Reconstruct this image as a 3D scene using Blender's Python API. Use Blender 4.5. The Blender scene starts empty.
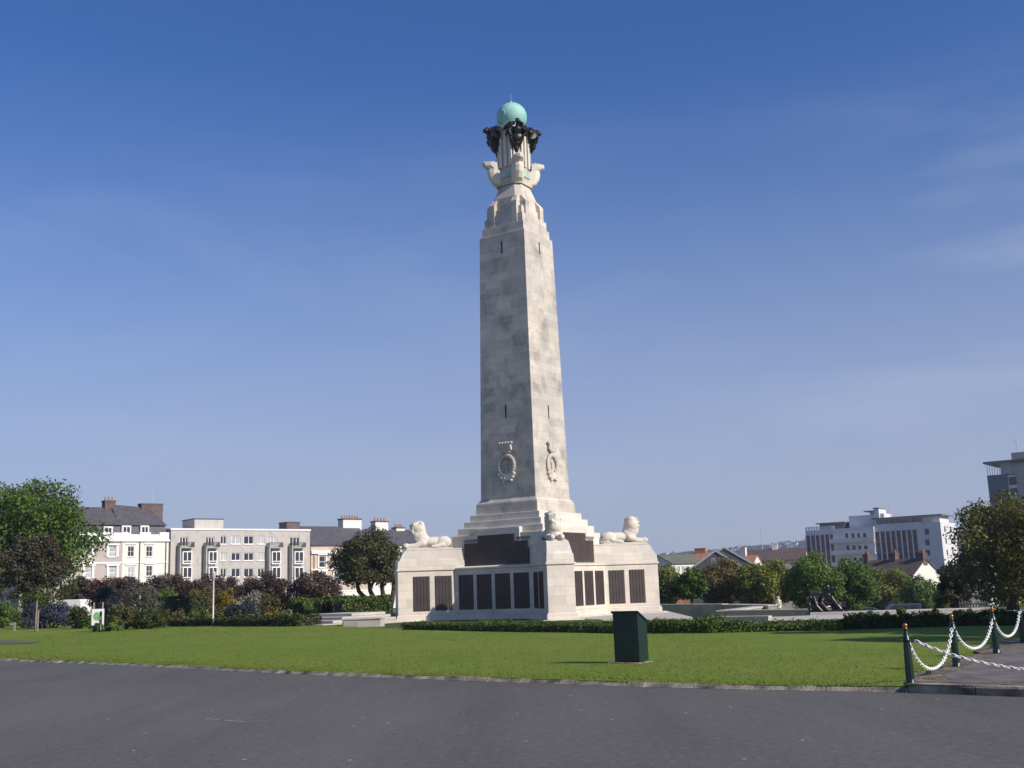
import bpy, bmesh, math, random
import numpy as np
from mathutils import Vector, Matrix, Euler
from mathutils import noise as mnoise
PI = math.pi
R_ = math.radians
scene = bpy.context.scene
COL = scene.collection

# ------------------------------------------------------------------ camera
FPX = 1081.0
ROLL = R_(2.0)
PITCH = R_(10.6)
EYE = 1.65
_R0 = np.array([1, 0, 0.0])
_F = np.array([0, math.cos(PITCH), math.sin(PITCH)])
_U0 = np.array([0, -math.sin(PITCH), math.cos(PITCH)])
_R = math.cos(ROLL) * _R0 - math.sin(ROLL) * _U0
_U = math.sin(ROLL) * _R0 + math.cos(ROLL) * _U0
_C = np.array([0, 0, EYE])
cam_d = bpy.data.cameras.new('camera')
cam = bpy.data.objects.new('camera', cam_d)
COL.objects.link(cam)
cam_d.sensor_width = 36
cam_d.lens = FPX * 36 / 1024
cam_d.clip_start = 0.1
cam_d.clip_end = 20000
cam.matrix_world = Matrix(((_R[0], _U[0], -_F[0], 0), (_R[1], _U[1], -_F[1], 0), (_R[2], _U[2], -_F[2], EYE), (0, 0, 0, 1)))
scene.camera = cam

# ------------------------------------------------------------------ sky, sun, exposure
SUN_EL, SUN_AZ = R_(32), R_(56.4)          # azimuth measured from straight behind the camera towards the right
SDIR = Vector((math.sin(SUN_AZ) * math.cos(SUN_EL), -math.cos(SUN_AZ) * math.cos(SUN_EL), math.sin(SUN_EL)))
world = bpy.data.worlds.new('World')
scene.world = world
world.use_nodes = True
wn, wl = world.node_tree.nodes, world.node_tree.links
wn.clear()
w_out = wn.new('ShaderNodeOutputWorld')
w_bg = wn.new('ShaderNodeBackground')
w_sky = wn.new('ShaderNodeTexSky')
w_sky.sky_type = 'NISHITA'
w_sky.sun_disc = False
w_sky.sun_elevation = SUN_EL
w_sky.sun_rotation = PI - SUN_AZ
w_sky.altitude = 30
w_sky.air_density = 1.0
w_sky.dust_density = 0.6
w_sky.ozone_density = 4.0
w_bg.inputs['Strength'].default_value = 0.083
# thin high cirrus: streaky noise on the sky direction
w_tc = wn.new('ShaderNodeTexCoord')
w_map = wn.new('ShaderNodeMapping')
w_map.inputs['Rotation'].default_value = (0.0, R_(38), R_(18))
w_map.inputs['Scale'].default_value = (1.3, 1.0, 5.2)
w_n = wn.new('ShaderNodeTexNoise')
w_n.inputs['Scale'].default_value = 1.7
w_n.inputs['Detail'].default_value = 7
w_n.inputs['Roughness'].default_value = 0.52
w_n.inputs['Distortion'].default_value = 0.5
w_ramp = wn.new('ShaderNodeMapRange')
w_ramp.inputs['From Min'].default_value = 0.46
w_ramp.inputs['From Max'].default_value = 0.80
w_ramp.inputs['To Max'].default_value = 0.72
w_mix = wn.new('ShaderNodeMix')
w_mix.data_type = 'RGBA'
w_mix.inputs['B'].default_value = (6.6, 7.3, 8.3, 1)
w_tint = wn.new('ShaderNodeMix')
w_tint.data_type = 'RGBA'
w_tint.blend_type = 'MULTIPLY'
w_tint.inputs['Factor'].default_value = 1.0
w_tint.inputs['B'].default_value = (0.86, 1.01, 1.37, 1)
w_hsv = wn.new('ShaderNodeHueSaturation')
w_hsv.inputs['Saturation'].default_value = 1.10
w_sep = wn.new('ShaderNodeSeparateXYZ')
w_low = wn.new('ShaderNodeMapRange')          # smoky band of town air low over the horizon
w_low.interpolation_type = 'SMOOTHSTEP'
w_low.inputs['From Min'].default_value = 0.47
w_low.inputs['From Max'].default_value = -0.02
w_low.inputs['To Max'].default_value = 0.72
w_band = wn.new('ShaderNodeMix')
w_band.data_type = 'RGBA'
w_band.inputs['B'].default_value = (5.1, 5.25, 6.2, 1)
w_side = wn.new('ShaderNodeMapRange')         # the veil of cloud lies mostly towards the east, low down
w_side.interpolation_type = 'SMOOTHSTEP'
w_side.inputs['From Min'].default_value = 0.15
w_side.inputs['From Max'].default_value = 0.50
w_side.inputs['To Min'].default_value = 0.2
w_mul = wn.new('ShaderNodeMath'); w_mul.operation = 'MULTIPLY'
w_high = wn.new('ShaderNodeMapRange'); w_high.interpolation_type = 'SMOOTHSTEP'      # clear blue overhead
w_high.inputs['From Min'].default_value = 0.46
w_high.inputs['From Max'].default_value = 0.30
w_mul2 = wn.new('ShaderNodeMath'); w_mul2.operation = 'MULTIPLY'
wl.new(w_tc.outputs['Generated'], w_map.inputs['Vector'])
wl.new(w_tc.outputs['Generated'], w_sep.inputs['Vector'])
wl.new(w_map.outputs['Vector'], w_n.inputs['Vector'])
wl.new(w_n.outputs['Fac'], w_ramp.inputs['Value'])
wl.new(w_sep.outputs['X'], w_side.inputs['Value'])
wl.new(w_ramp.outputs['Result'], w_mul.inputs[0])
wl.new(w_side.outputs['Result'], w_mul.inputs[1])
wl.new(w_sky.outputs['Color'], w_tint.inputs['A'])
wl.new(w_tint.outputs['Result'], w_hsv.inputs['Color'])
wl.new(w_sep.outputs['Z'], w_low.inputs['Value'])
wl.new(w_low.outputs['Result'], w_band.inputs['Factor'])
wl.new(w_hsv.outputs['Color'], w_band.inputs['A'])
wl.new(w_band.outputs['Result'], w_mix.inputs['A'])
wl.new(w_sep.outputs['Z'], w_high.inputs['Value'])
wl.new(w_high.outputs['Result'], w_mul2.inputs[0])
wl.new(w_mul.outputs[0], w_mul2.inputs[1])
wl.new(w_mul2.outputs[0], w_mix.inputs['Factor'])
wl.new(w_mix.outputs['Result'], w_bg.inputs['Color'])
wl.new(w_bg.outputs['Background'], w_out.inputs['Surface'])
sun_d = bpy.data.lights.new('sun', 'SUN')
sun = bpy.data.objects.new('sun', sun_d)
COL.objects.link(sun)
sun_d.energy = 5.0
sun_d.angle = R_(0.53)
sun_d.color = (1.0, 0.925, 0.82)
sun.rotation_euler = SDIR.to_track_quat('Z', 'Y').to_euler()
sun.location = (20, -20, 40)
vs = scene.view_settings
vs.view_transform = 'Standard'
vs.look = 'None'
vs.gamma = 1
vs.exposure = 0.12
vs.use_curve_mapping = False
scene.cycles.max_bounces = 6
scene.cycles.diffuse_bounces = 3
scene.cycles.transparent_max_bounces = 8
scene.cycles.volume_bounces = 0

# ------------------------------------------------------------------ measuring helpers (photo pixel -> place in the world)
def ray(x, y): return _F + (x - 512) / FPX * _R + (384 - y) / FPX * _U
def P(x, y, d):
    r = ray(x, y); return Vector(_C + r * d / r[1])
def G(x, y, z=0.0):
    r = ray(x, y); return Vector(_C + r * (z - EYE) / r[2])
def on_plane(px, py, A, u):
    r = ray(px, py); n = np.array([u[1], -u[0], 0]); A = np.array(A)
    t = n @ (A - _C) / (n @ r); X = _C + t * r
    return float((X - A)[:2] @ np.array(u[:2])), float(X[2])
def sstep(a, b, x):
    t = max(0.0, min(1.0, (x - a) / (b - a))); return t * t * (3 - 2 * t)
def zt(x, y):
    """height of the terrain beyond the lawn"""
    z = 0.06
    z -= 1.3 * sstep(3, 10, x) * sstep(44, 62, y)
    far = max(0.0, y - 88)
    z -= (0.012 + 0.022 * sstep(-10, 25, x)) * min(far, 260)
    z -= 6.0 * sstep(380, 800, y)
    return z

# ------------------------------------------------------------------ object helpers
def tag(o, label=None, cat=None, group=None, kind=None):
    if label: o['label'] = label
    if cat: o['category'] = cat
    if group: o['group'] = group
    if kind: o['kind'] = kind
    return o
def empty(name, loc, label, cat, rz=0.0, group=None):
    o = bpy.data.objects.new(name, None)
    o.empty_display_size = 0.2
    COL.objects.link(o)
    o.location = loc
    o.rotation_euler = (0, 0, rz)
    return tag(o, label, cat, group)
def link_mesh(name, me, mat, parent=None, loc=(0, 0, 0), rz=0.0):
    o = bpy.data.objects.new(name, me)
    COL.objects.link(o)
    for m in (mat if isinstance(mat, (list, tuple)) else [mat]):
        if len(me.materials) < (len(mat) if isinstance(mat, (list, tuple)) else 1):
            me.materials.append(m)
    o.location = loc
    o.rotation_euler = (0, 0, rz)
    if parent is not None: o.parent = parent
    return o
def copy_tree(o, parent=None):
    c = o.copy(); COL.objects.link(c); c.parent = parent
    for ch in [k for k in bpy.data.objects if k.parent == o]:
        copy_tree(ch, c)
    return c

class MB:
    """collects simple solids into one mesh"""
    def __init__(s):
        s.v, s.f, s.mi, s.sm = [], [], [], []
        s.cur = 0; s.smooth = False; s.M = Matrix.Identity(4)
    def add(s, vs, fs):
        b = len(s.v)
        for p in vs: s.v.append(tuple(s.M @ Vector(p)))
        for f in fs:
            s.f.append(tuple(b + i for i in f)); s.mi.append(s.cur); s.sm.append(s.smooth)
        return s
    def box(s, x0, x1, y0, y1, z0, z1):
        return s.add([(x0, y0, z0), (x1, y0, z0), (x1, y1, z0), (x0, y1, z0), (x0, y0, z1), (x1, y0, z1), (x1, y1, z1), (x0, y1, z1)],
                     [(3, 2, 1, 0), (4, 5, 6, 7), (0, 1, 5, 4), (1, 2, 6, 5), (2, 3, 7, 6), (3, 0, 4, 7)])
    def loft(s, rings, cap=True):
        n = len(rings[0]); vs = [p for r in rings for p in r]; fs = []
        for k in range(len(rings) - 1):
            for i in range(n):
                j = (i + 1) % n
                fs.append((k * n + i, k * n + j, (k + 1) * n + j, (k + 1) * n + i))
        if cap:
            fs.append(tuple(reversed(range(n)))); fs.append(tuple((len(rings) - 1) * n + i for i in range(n)))
        return s.add(vs, fs)
    def prism(s, poly, z0, z1, top=None):
        top = top or poly
        return s.loft([[(p[0], p[1], z0) for p in poly], [(p[0], p[1], z1) for p in top]])
    def frus(s, h0, h1, z0, z1, ch0=0.0, ch1=0.0):
        return s.prism(sq(h0, ch0), z0, z1, sq(h1, ch1))
    def tube(s, pts, rads, n=8, cap=True):
        pts = [Vector(p) for p in pts]; rings = []
        if not isinstance(rads, (list, tuple)): rads = [rads] * len(pts)
        for i, p in enumerate(pts):
            t = (pts[min(i + 1, len(pts) - 1)] - pts[max(i - 1, 0)]).normalized()
            a = Vector((0, 0, 1)) if abs(t.z) < 0.9 else Vector((1, 0, 0))
            u = t.cross(a).normalized(); w = t.cross(u)
            rings.append([tuple(p + rads[i] * (math.cos(2 * PI * k / n) * w + math.sin(2 * PI * k / n) * u)) for k in range(n)])
        return s.loft(rings, cap)
    def lathe(s, prof, n=16, c=(0, 0)):
        rings = [[(c[0] + r * math.cos(2 * PI * k / n), c[1] + r * math.sin(2 * PI * k / n), z) for k in range(n)] for r, z in prof]
        return s.loft(rings)
    def ball(s, c, r, n=12, m=8):
        rr = r if isinstance(r, (list, tuple)) else (r, r, r)
        rings = []
        for j in range(m + 1):
            a = -PI / 2 + PI * j / m
            q = max(math.cos(a), 0.02)
            rings.append([(c[0] + rr[0] * q * math.cos(2 * PI * k / n), c[1] + rr[1] * q * math.sin(2 * PI * k / n), c[2] + rr[2] * math.sin(a)) for k in range(n)])
        return s.loft(rings)
    def extr_x(s, poly, x0, x1):      # polygon in (y, z) swept along x
        n = len(poly)
        vs = [(x0, p[0], p[1]) for p in poly] + [(x1, p[0], p[1]) for p in poly]
        fs = [tuple(reversed(range(n))), tuple(range(n, 2 * n))] + [(i, (i + 1) % n, n + (i + 1) % n, n + i) for i in range(n)]
        return s.add(vs, fs)
    def extr_y(s, poly, y0, y1):      # polygon in (x, z) swept along y
        n = len(poly)
        vs = [(p[0], y0, p[1]) for p in poly] + [(p[0], y1, p[1]) for p in poly]
        fs = [tuple(range(n)), tuple(reversed(range(n, 2 * n)))] + [(i, n + i, n + (i + 1) % n, (i + 1) % n) for i in range(n)]
        return s.add(vs, fs)
    def mesh(s, name):
        me = bpy.data.meshes.new(name)
        me.from_pydata(s.v, [], s.f)
        me.polygons.foreach_set('material_index', s.mi)
        me.polygons.foreach_set('use_smooth', s.sm)
        bm = bmesh.new(); bm.from_mesh(me)
        bmesh.ops.recalc_face_normals(bm, faces=bm.faces[:])
        bm.to_mesh(me); bm.free()
        me.update()
        return me
    def build(s, name, mat, parent=None, loc=(0, 0, 0), rz=0.0, bevel=0.0):
        o = link_mesh(name, s.mesh(name), mat, parent, loc, rz)
        if bevel:
            md = o.modifiers.new('bevel', 'BEVEL'); md.width = bevel; md.segments = 2; md.limit_method = 'ANGLE'
        return o
def sq(h, ch=0.0):
    if ch <= 0: return [(-h, -h), (h, -h), (h, h), (-h, h)]
    a = h - ch
    return [(-a, -h), (a, -h), (h, -a), (h, a), (a, h), (-a, h), (-h, a), (-h, -a)]

def blob(name, shapes, mat, voxel=0.04, smooth=4, parent=None, loc=(0, 0, 0), rz=0.0):
    """one continuous sculpted surface: ellipsoids ('e', centre, radii, euler) and tapered limbs ('l', points, radii) fused together"""
    mb = MB()
    for sh in shapes:
        if sh[0] == 'e':
            mb.M = Matrix.Translation(sh[1]) @ (Euler(sh[3]).to_matrix().to_4x4() if len(sh) > 3 else Matrix.Identity(4))
            mb.ball((0, 0, 0), sh[2], 20, 12)
        elif sh[0] == 'b':
            mb.M = Matrix.Translation(sh[1]) @ (Euler(sh[3]).to_matrix().to_4x4() if len(sh) > 3 else Matrix.Identity(4))
            h = sh[2]; mb.box(-h[0], h[0], -h[1], h[1], -h[2], h[2])
        else:
            mb.M = Matrix.Identity(4)
            mb.tube(sh[1], sh[2], 12)
            for p, r in ((sh[1][0], sh[2][0]), (sh[1][-1], sh[2][-1])): mb.ball(p, r, 12, 8)
    tmp = bpy.data.objects.new('tmp', mb.mesh('tmp')); COL.objects.link(tmp)
    m = tmp.modifiers.new('r', 'REMESH'); m.mode = 'VOXEL'; m.voxel_size = voxel
    if smooth:
        m = tmp.modifiers.new('s', 'SMOOTH'); m.iterations = smooth; m.factor = 0.5
    bpy.context.view_layer.update()
    dg = bpy.context.evaluated_depsgraph_get()
    me = bpy.data.meshes.new_from_object(tmp.evaluated_get(dg))
    bpy.data.objects.remove(tmp)
    me.name = name
    me.polygons.foreach_set('use_smooth', [True] * len(me.polygons))
    return link_mesh(name, me, mat, parent, loc, rz)

# ------------------------------------------------------------------ materials
def new_mat(name):
    m = bpy.data.materials.new(name); m.use_nodes = True
    n, l = m.node_tree.nodes, m.node_tree.links
    return m, n, l, n['Principled BSDF']
def plain(name, c, rough=0.6, metal=0.0, spec=0.4, vary=0.12, scale=3.0, bump=0.0, bscale=40):
    m, n, l, b = new_mat(name)
    b.inputs['Roughness'].default_value = rough
    b.inputs['Metallic'].default_value = metal
    b.inputs['Specular IOR Level'].default_value = spec
    tc = n.new('ShaderNodeTexCoord')
    no = n.new('ShaderNodeTexNoise'); no.inputs['Scale'].default_value = scale; no.inputs['Detail'].default_value = 6
    l.new(tc.outputs['Object'], no.inputs['Vector'])
    mr = n.new('ShaderNodeMix'); mr.data_type = 'RGBA'
    mr.inputs['A'].default_value = (*[k * (1 - vary) for k in c], 1)
    mr.inputs['B'].default_value = (*[min(1, k * (1 + vary)) for k in c], 1)
    st = n.new('ShaderNodeMapRange'); st.inputs['From Min'].default_value = 0.3; st.inputs['From Max'].default_value = 0.7
    l.new(no.outputs['Fac'], st.inputs['Value'])
    l.new(st.outputs['Result'], mr.inputs['Factor']); l.new(mr.outputs['Result'], b.inputs['Base Color'])
    if bump:
        n2 = n.new('ShaderNodeTexNoise'); n2.inputs['Scale'].default_value = bscale; n2.inputs['Detail'].default_value = 4
        l.new(tc.outputs['Object'], n2.inputs['Vector'])
        bp = n.new('ShaderNodeBump'); bp.inputs['Strength'].default_value = bump; bp.inputs['Distance'].default_value = 0.05
        l.new(n2.outputs['Fac'], bp.inputs['Height']); l.new(bp.outputs['Normal'], b.inputs['Normal'])
    return m
def stone_mat(name, base, warm, stain, bw=1.1, bh=0.42, weather=0.5, joint=0.12, blocks=0.45):
    """ashlar blocks with fine joints, warm patches and grey rain streaks"""
    m, n, l, b = new_mat(name)
    b.inputs['Roughness'].default_value = 0.85
    b.inputs['Specular IOR Level'].default_value = 0.25
    tc = n.new('ShaderNodeTexCoord')
    sep = n.new('ShaderNodeSeparateXYZ'); l.new(tc.outputs['Object'], sep.inputs['Vector'])
    ad = n.new('ShaderNodeMath'); ad.operation = 'ADD'
    l.new(sep.outputs['X'], ad.inputs[0]); l.new(sep.outputs['Y'], ad.inputs[1])
    cb = n.new('ShaderNodeCombineXYZ'); l.new(ad.outputs[0], cb.inputs['X']); l.new(sep.outputs['Z'], cb.inputs['Y'])
    br = n.new('ShaderNodeTexBrick')
    br.inputs['Scale'].default_value = 1.0; br.inputs['Brick Width'].default_value = bw; br.inputs['Row Height'].default_value = bh
    br.inputs['Mortar Size'].default_value = 0.016; br.inputs['Mortar Smooth'].default_value = 0.4
    br.inputs['Color1'].default_value = (0.74, 0.74, 0.75, 1); br.inputs['Color2'].default_value = (1.12, 1.11, 1.08, 1)
    br.inputs['Mortar'].default_value = (1 - joint * 3, 1 - joint * 3, 1 - joint * 3, 1)
    l.new(cb.outputs['Vector'], br.inputs['Vector'])
    n1 = n.new('ShaderNodeTexNoise'); n1.inputs['Scale'].default_value = 0.35; n1.inputs['Detail'].default_value = 6; n1.inputs['Roughness'].default_value = 0.6
    l.new(tc.outputs['Object'], n1.inputs['Vector'])
    r1 = n.new('ShaderNodeMapRange'); r1.inputs['From Min'].default_value = 0.38; r1.inputs['From Max'].default_value = 0.66
    l.new(n1.outputs['Fac'], r1.inputs['Value'])
    m1 = n.new('ShaderNodeMix'); m1.data_type = 'RGBA'
    m1.inputs['A'].default_value = (*base, 1); m1.inputs['B'].default_value = (*warm, 1)
    l.new(r1.outputs['Result'], m1.inputs['Factor'])
    mp = n.new('ShaderNodeMapping'); mp.inputs['Scale'].default_value = (0.9, 0.9, 0.75)
    l.new(tc.outputs['Object'], mp.inputs['Vector'])
    n2 = n.new('ShaderNodeTexNoise'); n2.inputs['Scale'].default_value = 1.0; n2.inputs['Detail'].default_value = 8; n2.inputs['Roughness'].default_value = 0.65
    l.new(mp.outputs['Vector'], n2.inputs['Vector'])
    r2 = n.new('ShaderNodeMapRange'); r2.inputs['From Min'].default_value = 0.48; r2.inputs['From Max'].default_value = 0.78; r2.inputs['To Max'].default_value = weather
    l.new(n2.outputs['Fac'], r2.inputs['Value'])
    m2 = n.new('ShaderNodeMix'); m2.data_type = 'RGBA'; m2.inputs['B'].default_value = (*stain, 1)
    l.new(m1.outputs['Result'], m2.inputs['A']); l.new(r2.outputs['Result'], m2.inputs['Factor'])
    m3 = n.new('ShaderNodeMix'); m3.data_type = 'RGBA'; m3.blend_type = 'MULTIPLY'; m3.inputs['Factor'].default_value = blocks
    l.new(m2.outputs['Result'], m3.inputs['A']); l.new(br.outputs['Color'], m3.inputs['B'])
    l.new(m3.outputs['Result'], b.inputs['Base Color'])
    n3 = n.new('ShaderNodeTexNoise'); n3.inputs['Scale'].default_value = 14; n3.inputs['Detail'].default_value = 5
    l.new(tc.outputs['Object'], n3.inputs['Vector'])
    bp = n.new('ShaderNodeBump'); bp.inputs['Strength'].default_value = 0.25; bp.inputs['Distance'].default_value = 0.03
    l.new(n3.outputs['Fac'], bp.inputs['Height']); l.new(bp.outputs['Normal'], b.inputs['Normal'])
    return m
def leaf_mat(name, dark, light, hue=None, trans=0.28, scale=0.5):
    """every leaf its own shade between two colours, with broad patches of newer growth"""
    m, n, l, b = new_mat(name)
    n.remove(b)
    geo = n.new('ShaderNodeNewGeometry'); tc = n.new('ShaderNodeTexCoord')
    no = n.new('ShaderNodeTexNoise'); no.inputs['Scale'].default_value = scale; no.inputs['Detail'].default_value = 3
    l.new(tc.outputs['Object'], no.inputs['Vector'])
    a = n.new('ShaderNodeMath'); a.operation = 'MULTIPLY_ADD'; a.inputs[1].default_value = 1.6; a.inputs[2].default_value = -0.75
    l.new(no.outputs['Fac'], a.inputs[0])
    s = n.new('ShaderNodeMath'); s.operation = 'MULTIPLY_ADD'; s.inputs[1].default_value = 0.75; s.use_clamp = True
    l.new(geo.outputs['Random Per Island'], s.inputs[0]); l.new(a.outputs[0], s.inputs[2])
    mx = n.new('ShaderNodeMix'); mx.data_type = 'RGBA'
    mx.inputs['A'].default_value = (*dark, 1); mx.inputs['B'].default_value = (*light, 1)
    l.new(s.outputs[0], mx.inputs['Factor'])
    col = mx.outputs['Result']
    if hue is not None:      # flowers or odd leaves scattered among the rest
        g2 = n.new('ShaderNodeMath'); g2.operation = 'MULTIPLY'; g2.inputs[1].default_value = 57.31
        l.new(geo.outputs['Random Per Island'], g2.inputs[0])
        fr = n.new('ShaderNodeMath'); fr.operation = 'FRACT'; l.new(g2.outputs[0], fr.inputs[0])
        gt = n.new('ShaderNodeMath'); gt.operation = 'LESS_THAN'; gt.inputs[1].default_value = hue[1]; l.new(fr.outputs[0], gt.inputs[0])
        m2 = n.new('ShaderNodeMix'); m2.data_type = 'RGBA'; m2.inputs['B'].default_value = (*hue[0], 1)
        l.new(col, m2.inputs['A']); l.new(gt.outputs[0], m2.inputs['Factor']); col = m2.outputs['Result']
    d = n.new('ShaderNodeBsdfDiffuse'); t = n.new('ShaderNodeBsdfTranslucent'); g = n.new('ShaderNodeBsdfGlossy')
    g.inputs['Roughness'].default_value = 0.55; g.inputs['Color'].default_value = (0.5, 0.5, 0.5, 1)
    l.new(col, d.inputs['Color']); l.new(col, t.inputs['Color'])
    ms = n.new('ShaderNodeMixShader'); ms.inputs['Fac'].default_value = trans
    l.new(d.outputs[0], ms.inputs[1]); l.new(t.outputs[0], ms.inputs[2])
    m3 = n.new('ShaderNodeMixShader'); m3.inputs['Fac'].default_value = 0.03
    l.new(ms.outputs[0], m3.inputs[1]); l.new(g.outputs[0], m3.inputs[2])
    l.new(m3.outputs[0], n['Material Output'].inputs['Surface'])
    return m

M = {}
M['stone'] = stone_mat('portland_stone', (0.67, 0.605, 0.525), (0.72, 0.635, 0.525), (0.40, 0.385, 0.36), 1.2, 0.45, 0.7)
M['shaft_stone'] = stone_mat('weathered_shaft_stone', (0.475, 0.435, 0.39), (0.64, 0.57, 0.48), (0.225, 0.22, 0.21), 1.15, 0.46, 1.0, 0.12, 0.6)
M['carved'] = stone_mat('carved_stone', (0.68, 0.625, 0.55), (0.66, 0.60, 0.50), (0.42, 0.40, 0.37), 9, 9, 0.45, 0.0)
M['paving'] = stone_mat('pale_paving', (0.50, 0.47, 0.42), (0.46, 0.43, 0.38), (0.3, 0.29, 0.27), 0.9, 0.6, 0.6)
M['wall_stone'] = stone_mat('garden_wall_stone', (0.40, 0.345, 0.30), (0.44, 0.375, 0.31), (0.2, 0.18, 0.17), 0.7, 0.3, 0.8)
M['worn_marks'] = plain('worn_dark_lettering', (0.24, 0.22, 0.20), 0.9, 0, 0.2, 0.35, 6)
M['coping'] = stone_mat('coping_stone', (0.52, 0.48, 0.42), (0.5, 0.45, 0.4), (0.33, 0.31, 0.29), 1.5, 2, 0.6, 0.05)
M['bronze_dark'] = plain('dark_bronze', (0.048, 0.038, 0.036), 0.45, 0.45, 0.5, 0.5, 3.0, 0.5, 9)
M['tablet_bronze'] = plain('name_panel_bronze', (0.070, 0.055, 0.050), 0.5, 0.25, 0.4, 0.18, 1.2)
M['figure_bronze'] = plain('blackened_bronze', (0.026, 0.023, 0.024), 0.36, 0.5, 0.6, 0.6, 4.0, 0.4, 12)
M['verdigris'] = plain('green_copper', (0.27, 0.52, 0.45), 0.6, 0.0, 0.35, 0.14, 1.6, 0.1, 6)
M['verdigris_stain'] = plain('green_stained_stone', (0.36, 0.5, 0.42), 0.8, 0, 0.2, 0.2, 2)
M['green_paint'] = plain('dark_green_paint', (0.005, 0.024, 0.019), 0.30, 0, 0.5, 0.25, 5, 0.08, 60)
M['green_box'] = plain('dark_green_sheet_metal', (0.005, 0.022, 0.017), 0.38, 0, 0.5, 0.2, 4, 0.05, 30)
M['gold'] = plain('gilded_ball', (0.46, 0.22, 0.06), 0.33, 0.8, 0.5, 0.15, 12)
M['chain'] = plain('white_chain', (0.78, 0.77, 0.74), 0.5, 0, 0.4, 0.12, 20)
M['white'] = plain('white_paint', (0.78, 0.77, 0.75), 0.5, 0, 0.4, 0.05, 2)
M['glass'] = plain('window_glass', (0.03, 0.034, 0.045), 0.08, 0, 0.6, 0.4, 0.7)
M['glass_pale'] = plain('curtained_window', (0.42, 0.43, 0.44), 0.2, 0, 0.6, 0.25, 1.3)
M['slate'] = plain('slate_roof', (0.085, 0.08, 0.088), 0.6, 0, 0.4, 0.25, 1.5, 0.4, 6)
M['slate_warm'] = plain('brown_roof', (0.105, 0.075, 0.065), 0.75, 0, 0.3, 0.25, 1.2, 0.4, 5)
M['tile_orange'] = plain('orange_tiles', (0.33, 0.165, 0.09), 0.8, 0, 0.2, 0.25, 1.2, 0.4, 5)
M['brick_dark'] = plain('sooty_brick', (0.13, 0.095, 0.085), 0.85, 0, 0.2, 0.25, 2.0, 0.4, 12)
M['terracotta'] = plain('terracotta', (0.4, 0.19, 0.1), 0.8, 0, 0.2, 0.2, 3)
M['cream'] = plain('cream_render', (0.72, 0.69, 0.62), 0.85, 0, 0.2, 0.06, 0.6, 0.1, 20)
M['pinkish'] = plain('pinkish_render', (0.46, 0.39, 0.35), 0.85, 0, 0.2, 0.08, 0.6, 0.1, 20)
M['grey_render'] = stone_mat('grey_render', (0.51, 0.47, 0.435), (0.54, 0.49, 0.445), (0.26, 0.26, 0.25), 50, 50, 0.7, 0.0)
M['peach'] = plain('peach_render', (0.55, 0.425, 0.335), 0.85, 0, 0.2, 0.08, 0.6)
M['hotel_white'] = plain('white_concrete', (0.62, 0.61, 0.62), 0.8, 0, 0.2, 0.08, 0.4)
M['hotel_panel'] = plain('brown_infill_panel', (0.22, 0.10, 0.075), 0.6, 0, 0.3, 0.3, 0.9)
M['hotel_glass'] = plain('hotel_window_glass', (0.05, 0.06, 0.075), 0.12, 0, 0.6, 0.5, 0.4)
M['tower_grey'] = plain('grey_cladding', (0.17, 0.18, 0.20), 0.7, 0, 0.3, 0.1, 0.3)
M['tower_beige'] = plain('beige_cladding', (0.4, 0.36, 0.32), 0.7, 0, 0.3, 0.1, 0.3)
M['green_roof'] = plain('mossy_roof', (0.13, 0.14, 0.10), 0.8, 0, 0.2, 0.2, 0.7)
M['slate_hung'] = plain('slate_hung_wall', (0.10, 0.095, 0.10), 0.8, 0, 0.2, 0.2, 1, 0.4, 6)
M['wood'] = plain('weathered_wood', (0.30, 0.25, 0.20), 0.85, 0, 0.2, 0.2, 6)
M['galv'] = plain('pale_grey_metal', (0.48, 0.47, 0.45), 0.5, 0.2, 0.4, 0.1, 5)
M['bark'] = plain('bark', (0.075, 0.058, 0.045), 0.9, 0, 0.2, 0.35, 3, 0.6, 12)
M['bark_pale'] = plain('pale_bark', (0.16, 0.125, 0.095), 0.9, 0, 0.2, 0.3, 4, 0.6, 12)
M['car_blue'] = plain('slate_blue_car_paint', (0.04, 0.055, 0.08), 0.25, 0.2, 0.6, 0.03, 1)
M['car_dark'] = plain('dark_teal_car_paint', (0.02, 0.04, 0.055), 0.2, 0.2, 0.6, 0.03, 1)
M['tyre'] = plain('tyre_rubber', (0.02, 0.02, 0.02), 0.9, 0, 0.2, 0.1, 8)
M['soil'] = plain('bare_earth', (0.17, 0.14, 0.105), 0.95, 0, 0.1, 0.55, 3.5, 0.8, 20)
M['lamp_red'] = plain('tail_lamp', (0.35, 0.02, 0.02), 0.3, 0, 0.5, 0.05, 3)
M['lamp_clear'] = plain('lamp_glass', (0.7, 0.7, 0.68), 0.15, 0, 0.6, 0.05, 3)
M['sign_green'] = plain('sign_print_green', (0.2, 0.38, 0.16), 0.5, 0, 0.4, 0.3, 9)
M['sign_blue'] = plain('sign_print_blue', (0.12, 0.2, 0.35), 0.5, 0, 0.4, 0.2, 9)

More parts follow.
